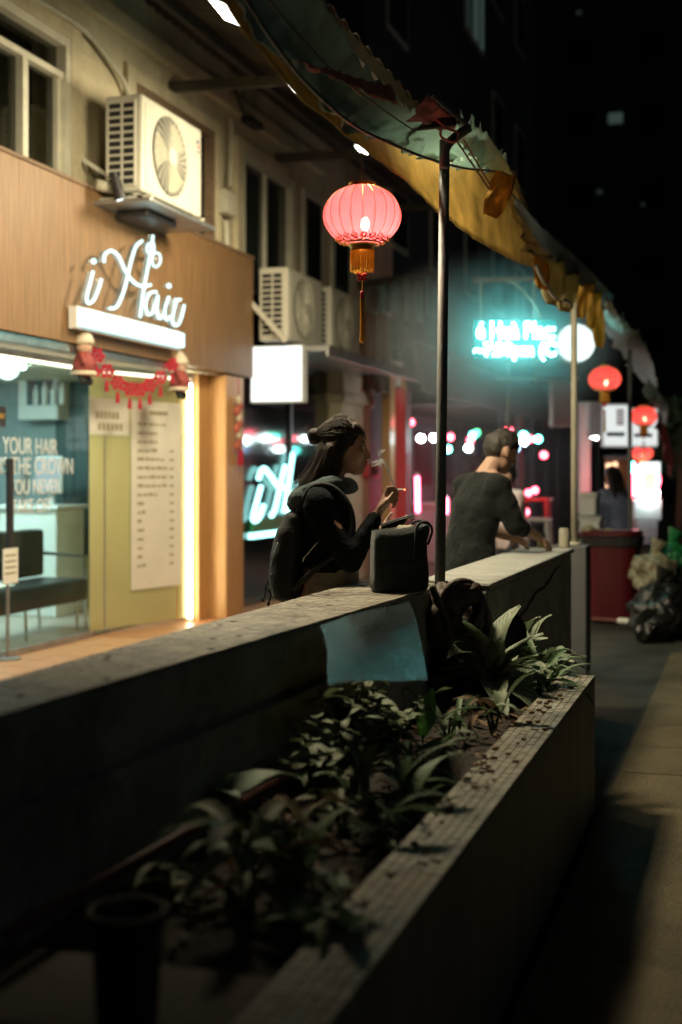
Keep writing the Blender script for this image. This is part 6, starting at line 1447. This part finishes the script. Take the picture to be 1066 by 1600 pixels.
a, b = onZ(912, 966, .06), onZ(1000, 972, .06)
t = thing('broom_stick', 'orange and cream handled stick lying at the foot of the red bin', 'stick', a.lerp(b, .5)); MB().tube([a, a.lerp(b, .62)], .02, 8).build('handle', 'pvc_red', t); MB().tube([a.lerp(b, .62), b], .028, 8).build('grip', 'label_white', t); MB().tube([b, b + Vector((.0, .02, .05))], .02, 8).build('grip_end', 'label_white', t)
def bag_(label, px, py, D, rx, rz, m, seed):
    random.seed(seed); c = at(px, py, D); t = thing('rubbish_bag', label, 'rubbish bag', (c.x, c.y, c.z - rz), 'rubbish bags heaped by the bin'); k = MB(); k.ball(c, (rx, rx * .9, rz), 16, 12)
    for j in range(7): a = random.random() * 6.28; k.ball(c + Vector((math.cos(a) * rx * .6, math.sin(a) * rx * .6, random.uniform(-.5, .4) * rz)), (rx * .5, rx * .5, rz * .5), 10, 8)
    blob('bag', k, .016, m, t, 1, local=False, disp=.05, dscale=9); nk = c + Vector((0, 0, rz * 1.0)); MB().tube([nk - Vector((0, 0, .06)), nk, nk + Vector((.02, 0, .05)), nk + Vector((.05, 0, .12))], [.06, .025, .05, .08], 10).build('knot', m, t)
bag_('clear beige rubbish bag at the top of the heap, right of the red bin', 1022, 895, 11.2, .2, .17, 'trash_clear', 1)
bag_('green rubbish bag on the heap at the right edge', 1049, 878, 11.4, .19, .17, 'trash_green', 2)
bag_('black rubbish bag at the bottom of the heap', 1030, 955, 10.9, .26, .25, 'trash_bag', 3)
bag_('second black rubbish bag at the right edge of the heap', 1068, 960, 11.1, .28, .27, 'trash_bag', 4)
random.seed(99)
# plants hanging at the right edge
t = thing('street_tree', 'dim green leafy tree at the far right edge', 'tree', (at(1062, 740, 24).x, at(1062, 740, 24).y, 0)); c = at(1062, 680, 24)
MB().tube([(c.x, c.y, -.02), (c.x + .05, c.y, 1.2), (c.x - .03, c.y, c.z)], [.12, .09, .05], 10).build('trunk', 'wood_old', t, smooth=True)
cr = MB()
for k in range(900):
    d = Vector((random.gauss(0, 1), random.gauss(0, 1), random.gauss(0, 1))).normalized() * random.random() ** .4; p = c + Vector((d.x * .75, d.y * .75, d.z * .8)) + Vector((.15 * math.sin(k), 0, .1 * math.cos(k * 3))); a = Vector((random.gauss(0, 1), random.gauss(0, 1), random.gauss(0, 1))).normalized(); b = a.orthogonal().normalized(); s_ = random.uniform(.05, .1); cr.add([p - a * s_, p + b * s_ * .4, p + a * s_, p - b * s_ * .4], [(0, 1, 2, 3)])
cr.build('crown', 'leaf_green', t, fix=False)
for k in range(4): MB().tube([c - Vector((0, 0, .5)), c + Vector((random.uniform(-.5, .5), random.uniform(-.5, .5), random.uniform(0, .5)))], [.04, .01], 6).build('limb', 'wood_old', t)

# ================================================================== STEAM AND HAZE ADDED FOR GLOW
def steam(label, c, r, dens, col):
    o = MB().ball((0, 0, 0), r, 24, 16).build('steam', None, smooth=True); o.location = c; tag(o, label, 'steam', kind='stuff')
    m = bpy.data.materials.new('steam'); m.use_nodes = True; t_ = m.node_tree; t_.nodes.clear(); pv = t_.nodes.new('ShaderNodeVolumePrincipled'); pv.inputs['Color'].default_value = (*col, 1); 
    tc = t_.nodes.new('ShaderNodeTexCoord'); mp = t_.nodes.new('ShaderNodeMapping'); mp.inputs['Scale'].default_value = [1 / q for q in r]; gr = t_.nodes.new('ShaderNodeTexGradient'); gr.gradient_type = 'SPHERICAL'; mu = t_.nodes.new('ShaderNodeMath'); mu.operation = 'MULTIPLY'; mu.inputs[1].default_value = dens
    t_.links.new(tc.outputs['Object'], mp.inputs[0]); t_.links.new(mp.outputs[0], gr.inputs[0]); t_.links.new(gr.outputs['Fac'], mu.inputs[0]); t_.links.new(mu.outputs[0], pv.inputs['Density']); pv.inputs['Anisotropy'].default_value = .3
    ou = t_.nodes.new('ShaderNodeOutputMaterial'); t_.links.new(pv.outputs[0], ou.inputs['Volume']); o.data.materials.append(m)
steam('cooking steam thickened for the teal bloom round the LED message board', at(770, 540, 12.0), (1.25, 1.5, .9), 1.0, (.9, .95, .95))  # steam also stands in for lens bloom round the sign
steam('pinkish haze added for the red ambience inside the red lit stall', at(720, 740, 19.5), (2.2, 4, 1.6), .05, (.95, .9, .92))  # haze volume added to spread the red glow in the stall
